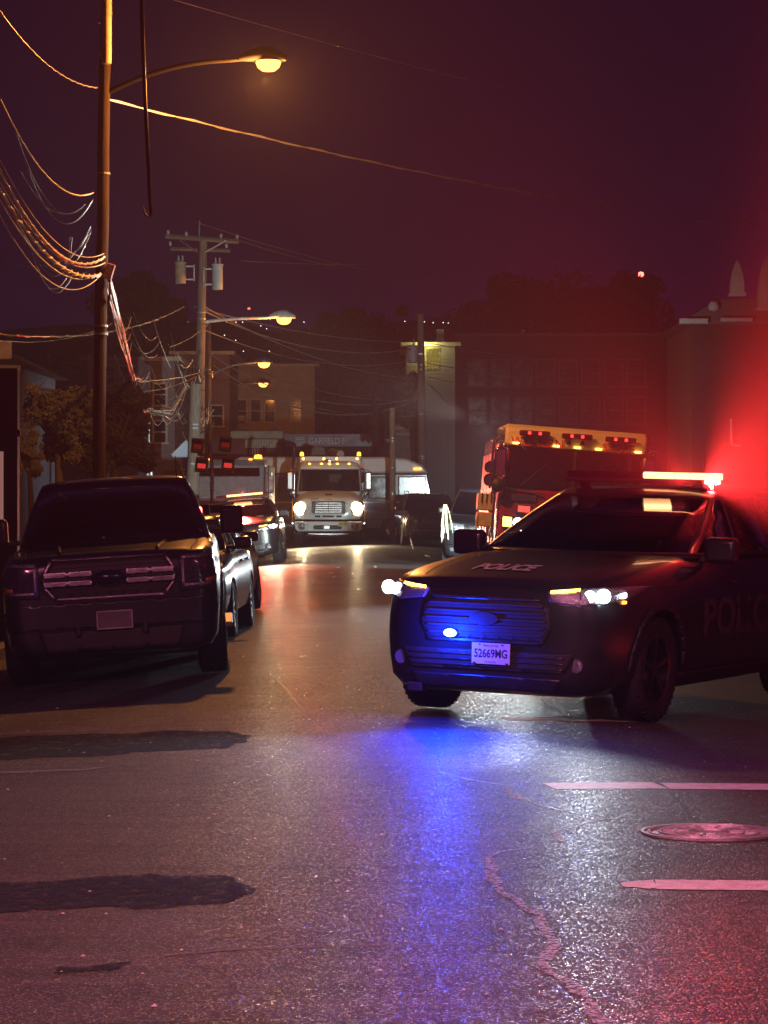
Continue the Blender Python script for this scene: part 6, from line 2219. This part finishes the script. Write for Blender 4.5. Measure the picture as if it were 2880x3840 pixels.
tree(640, 1190, 1500, 210, 150, 'far dark tree crown behind the transformers', 6000, .3)

# far hillside with town lights
hm = mat('far_hill', (.012, .012, .014), .95, 0, .3, .05)
rndh = random.Random(4)
hv, hf = [], []
NX = 90
for i in range(NX):
    x = -80 + 160 * i / (NX - 1)
    hz_ = onz(1215, 380) + 2.0 * mnoise.noise(Vector((x * .05, 0, 0))) + .7 * mnoise.noise(Vector((x * .3, 3, 0)))
    hv += [(x, 300, -.33), (x, 340, hz_ * .6), (x, 380, hz_), (x, 415, hz_ * .9)]
for i in range(NX - 1):
    for k in range(3):
        hf.append((i * 4 + k, i * 4 + 4 + k, i * 4 + 5 + k, i * 4 + 1 + k))
me = bpy.data.meshes.new('hill')
me.from_pydata(hv, [], hf)
tag(link('hill', me, None, hm), kind='structure')
tl = MB()
for (px, py) in ((643, 1209), (703, 1207), (850, 1208), (885, 1208), (910, 1208), (973, 1197), (1013, 1197), (1022, 1194), (978, 1222), (1000, 1233), (842, 1257), (884, 1276), (913, 1317), (1010, 1317), (1518, 1205), (1592, 1207), (1624, 1210), (1662, 1210), (1681, 1211), (1722, 1211), (1140, 1208), (1200, 1215), (760, 1240)):
    v = P(px, py, 296)
    tl.lathe([(0, -.06), (.06, 0), (0, .06)], v, 'z', 6)
tag(tl.build('town_lights', emis('lit_far', (.85, .95, 1.0), 3), None), kind='stuff')

# ------------------------------------------------------------------ unseen street lamps added to brighten the foreground road
def added_corner_lamp(x, y, aim, power, col, label, angle=75):
    r = root('street_lamp', (x, y, 0), (0, 0, 0), label, 'street lamp')
    sx_ = 1 if aim[0] > x else -1
    MB().tube([(0, 0, 0), (0, 0, 8.5)], .10, 12).build('post', galv, r, 60)
    MB().tube([(0, 0, 8.2), (sx_ * 1.0, 0, 8.9), (sx_ * 2.2, 0, 9.1)], .04, 8).build('arm', galv, r, 60)
    MB().tube([(sx_ * 2.1, 0, 9.1), (sx_ * 2.5, 0, 9.12), (sx_ * 2.9, 0, 9.08)], [.05, .17, .08], 12).build('lamp_head', galv, r, 50)
    MB().lathe([(0, -.12), (.15, -.06), (.19, 0), (0, 0)], (sx_ * 2.6, 0, 9.0), 'z', 20).build('lens', e_sodium, r, 50)
    lamp('SPOT', 'street_lamp_light', (x + sx_ * 2.6, y, 8.84), col, power, .15, aim, angle, .8)
    return r


added_corner_lamp(-8.5, 3.0, (-1.2, 10.5, 0), 7500, (1.0, .24, .40), 'added unseen street lamp brightening the foreground, left of the camera', 80)
added_corner_lamp(8.0, 4.0, (1.6, 12.0, 0), 3200, (1.0, .24, .42), 'added unseen street lamp brightening the foreground, right of the camera', 70)

# ------------------------------------------------------------------ haze added to give the lamps a flare-like glow
hb_ = MB().box((0, 175, 26.4), (860, 500, 56)).build('haze', None, None)
hb_.data.materials.clear()
hm_ = bpy.data.materials.new('haze')
hm_.use_nodes = True
nt = hm_.node_tree
nt.nodes.clear()
o_ = nt.nodes.new('ShaderNodeOutputMaterial')
pv = nt.nodes.new('ShaderNodeVolumePrincipled')
pv.inputs['Color'].default_value = (.92, .9, .95, 1)
pv.inputs['Density'].default_value = HAZE_DENSITY
pv.inputs['Anisotropy'].default_value = HAZE_G
nt.links.new(pv.outputs[0], o_.inputs['Volume'])
hm_.cycles.volume_sampling = 'EQUIANGULAR'
hm_.cycles.homogeneous_volume = True
hb_.data.materials.append(hm_)
tag(hb_, kind='stuff')

# scraps and grit lying on the road
rl = random.Random(11)
lit_ = MB()
for k in range(150):
    if k < 12:
        x_, y_ = gp(1330 + rl.uniform(-160, 180), 2150 + rl.uniform(-25, 40))
        sz_ = rl.uniform(.02, .06)
    else:
        y_ = rl.uniform(8.8, 24)
        x_ = rl.uniform(-.14, .14) * y_
        sz_ = rl.uniform(.004, .014)
    a_ = rl.uniform(0, 6.28)
    z_ = ground_z(x_, y_)
    n_ = 5
    vs_ = [(x_ + math.cos(a_ + i * 6.28 / n_) * sz_ * rl.uniform(.6, 1.2), y_ + math.sin(a_ + i * 6.28 / n_) * sz_ * rl.uniform(.6, 1.2), z_ + .002) for i in range(n_)]
    lit_.add(vs_ + [(x_, y_, z_ + .002 + sz_ * .6)], [(i, (i + 1) % n_, n_) for i in range(n_)])
tag(lit_.build('litter', mat('litter', (.45, .43, .40), .6, 0, .4, 30), None), kind='stuff')
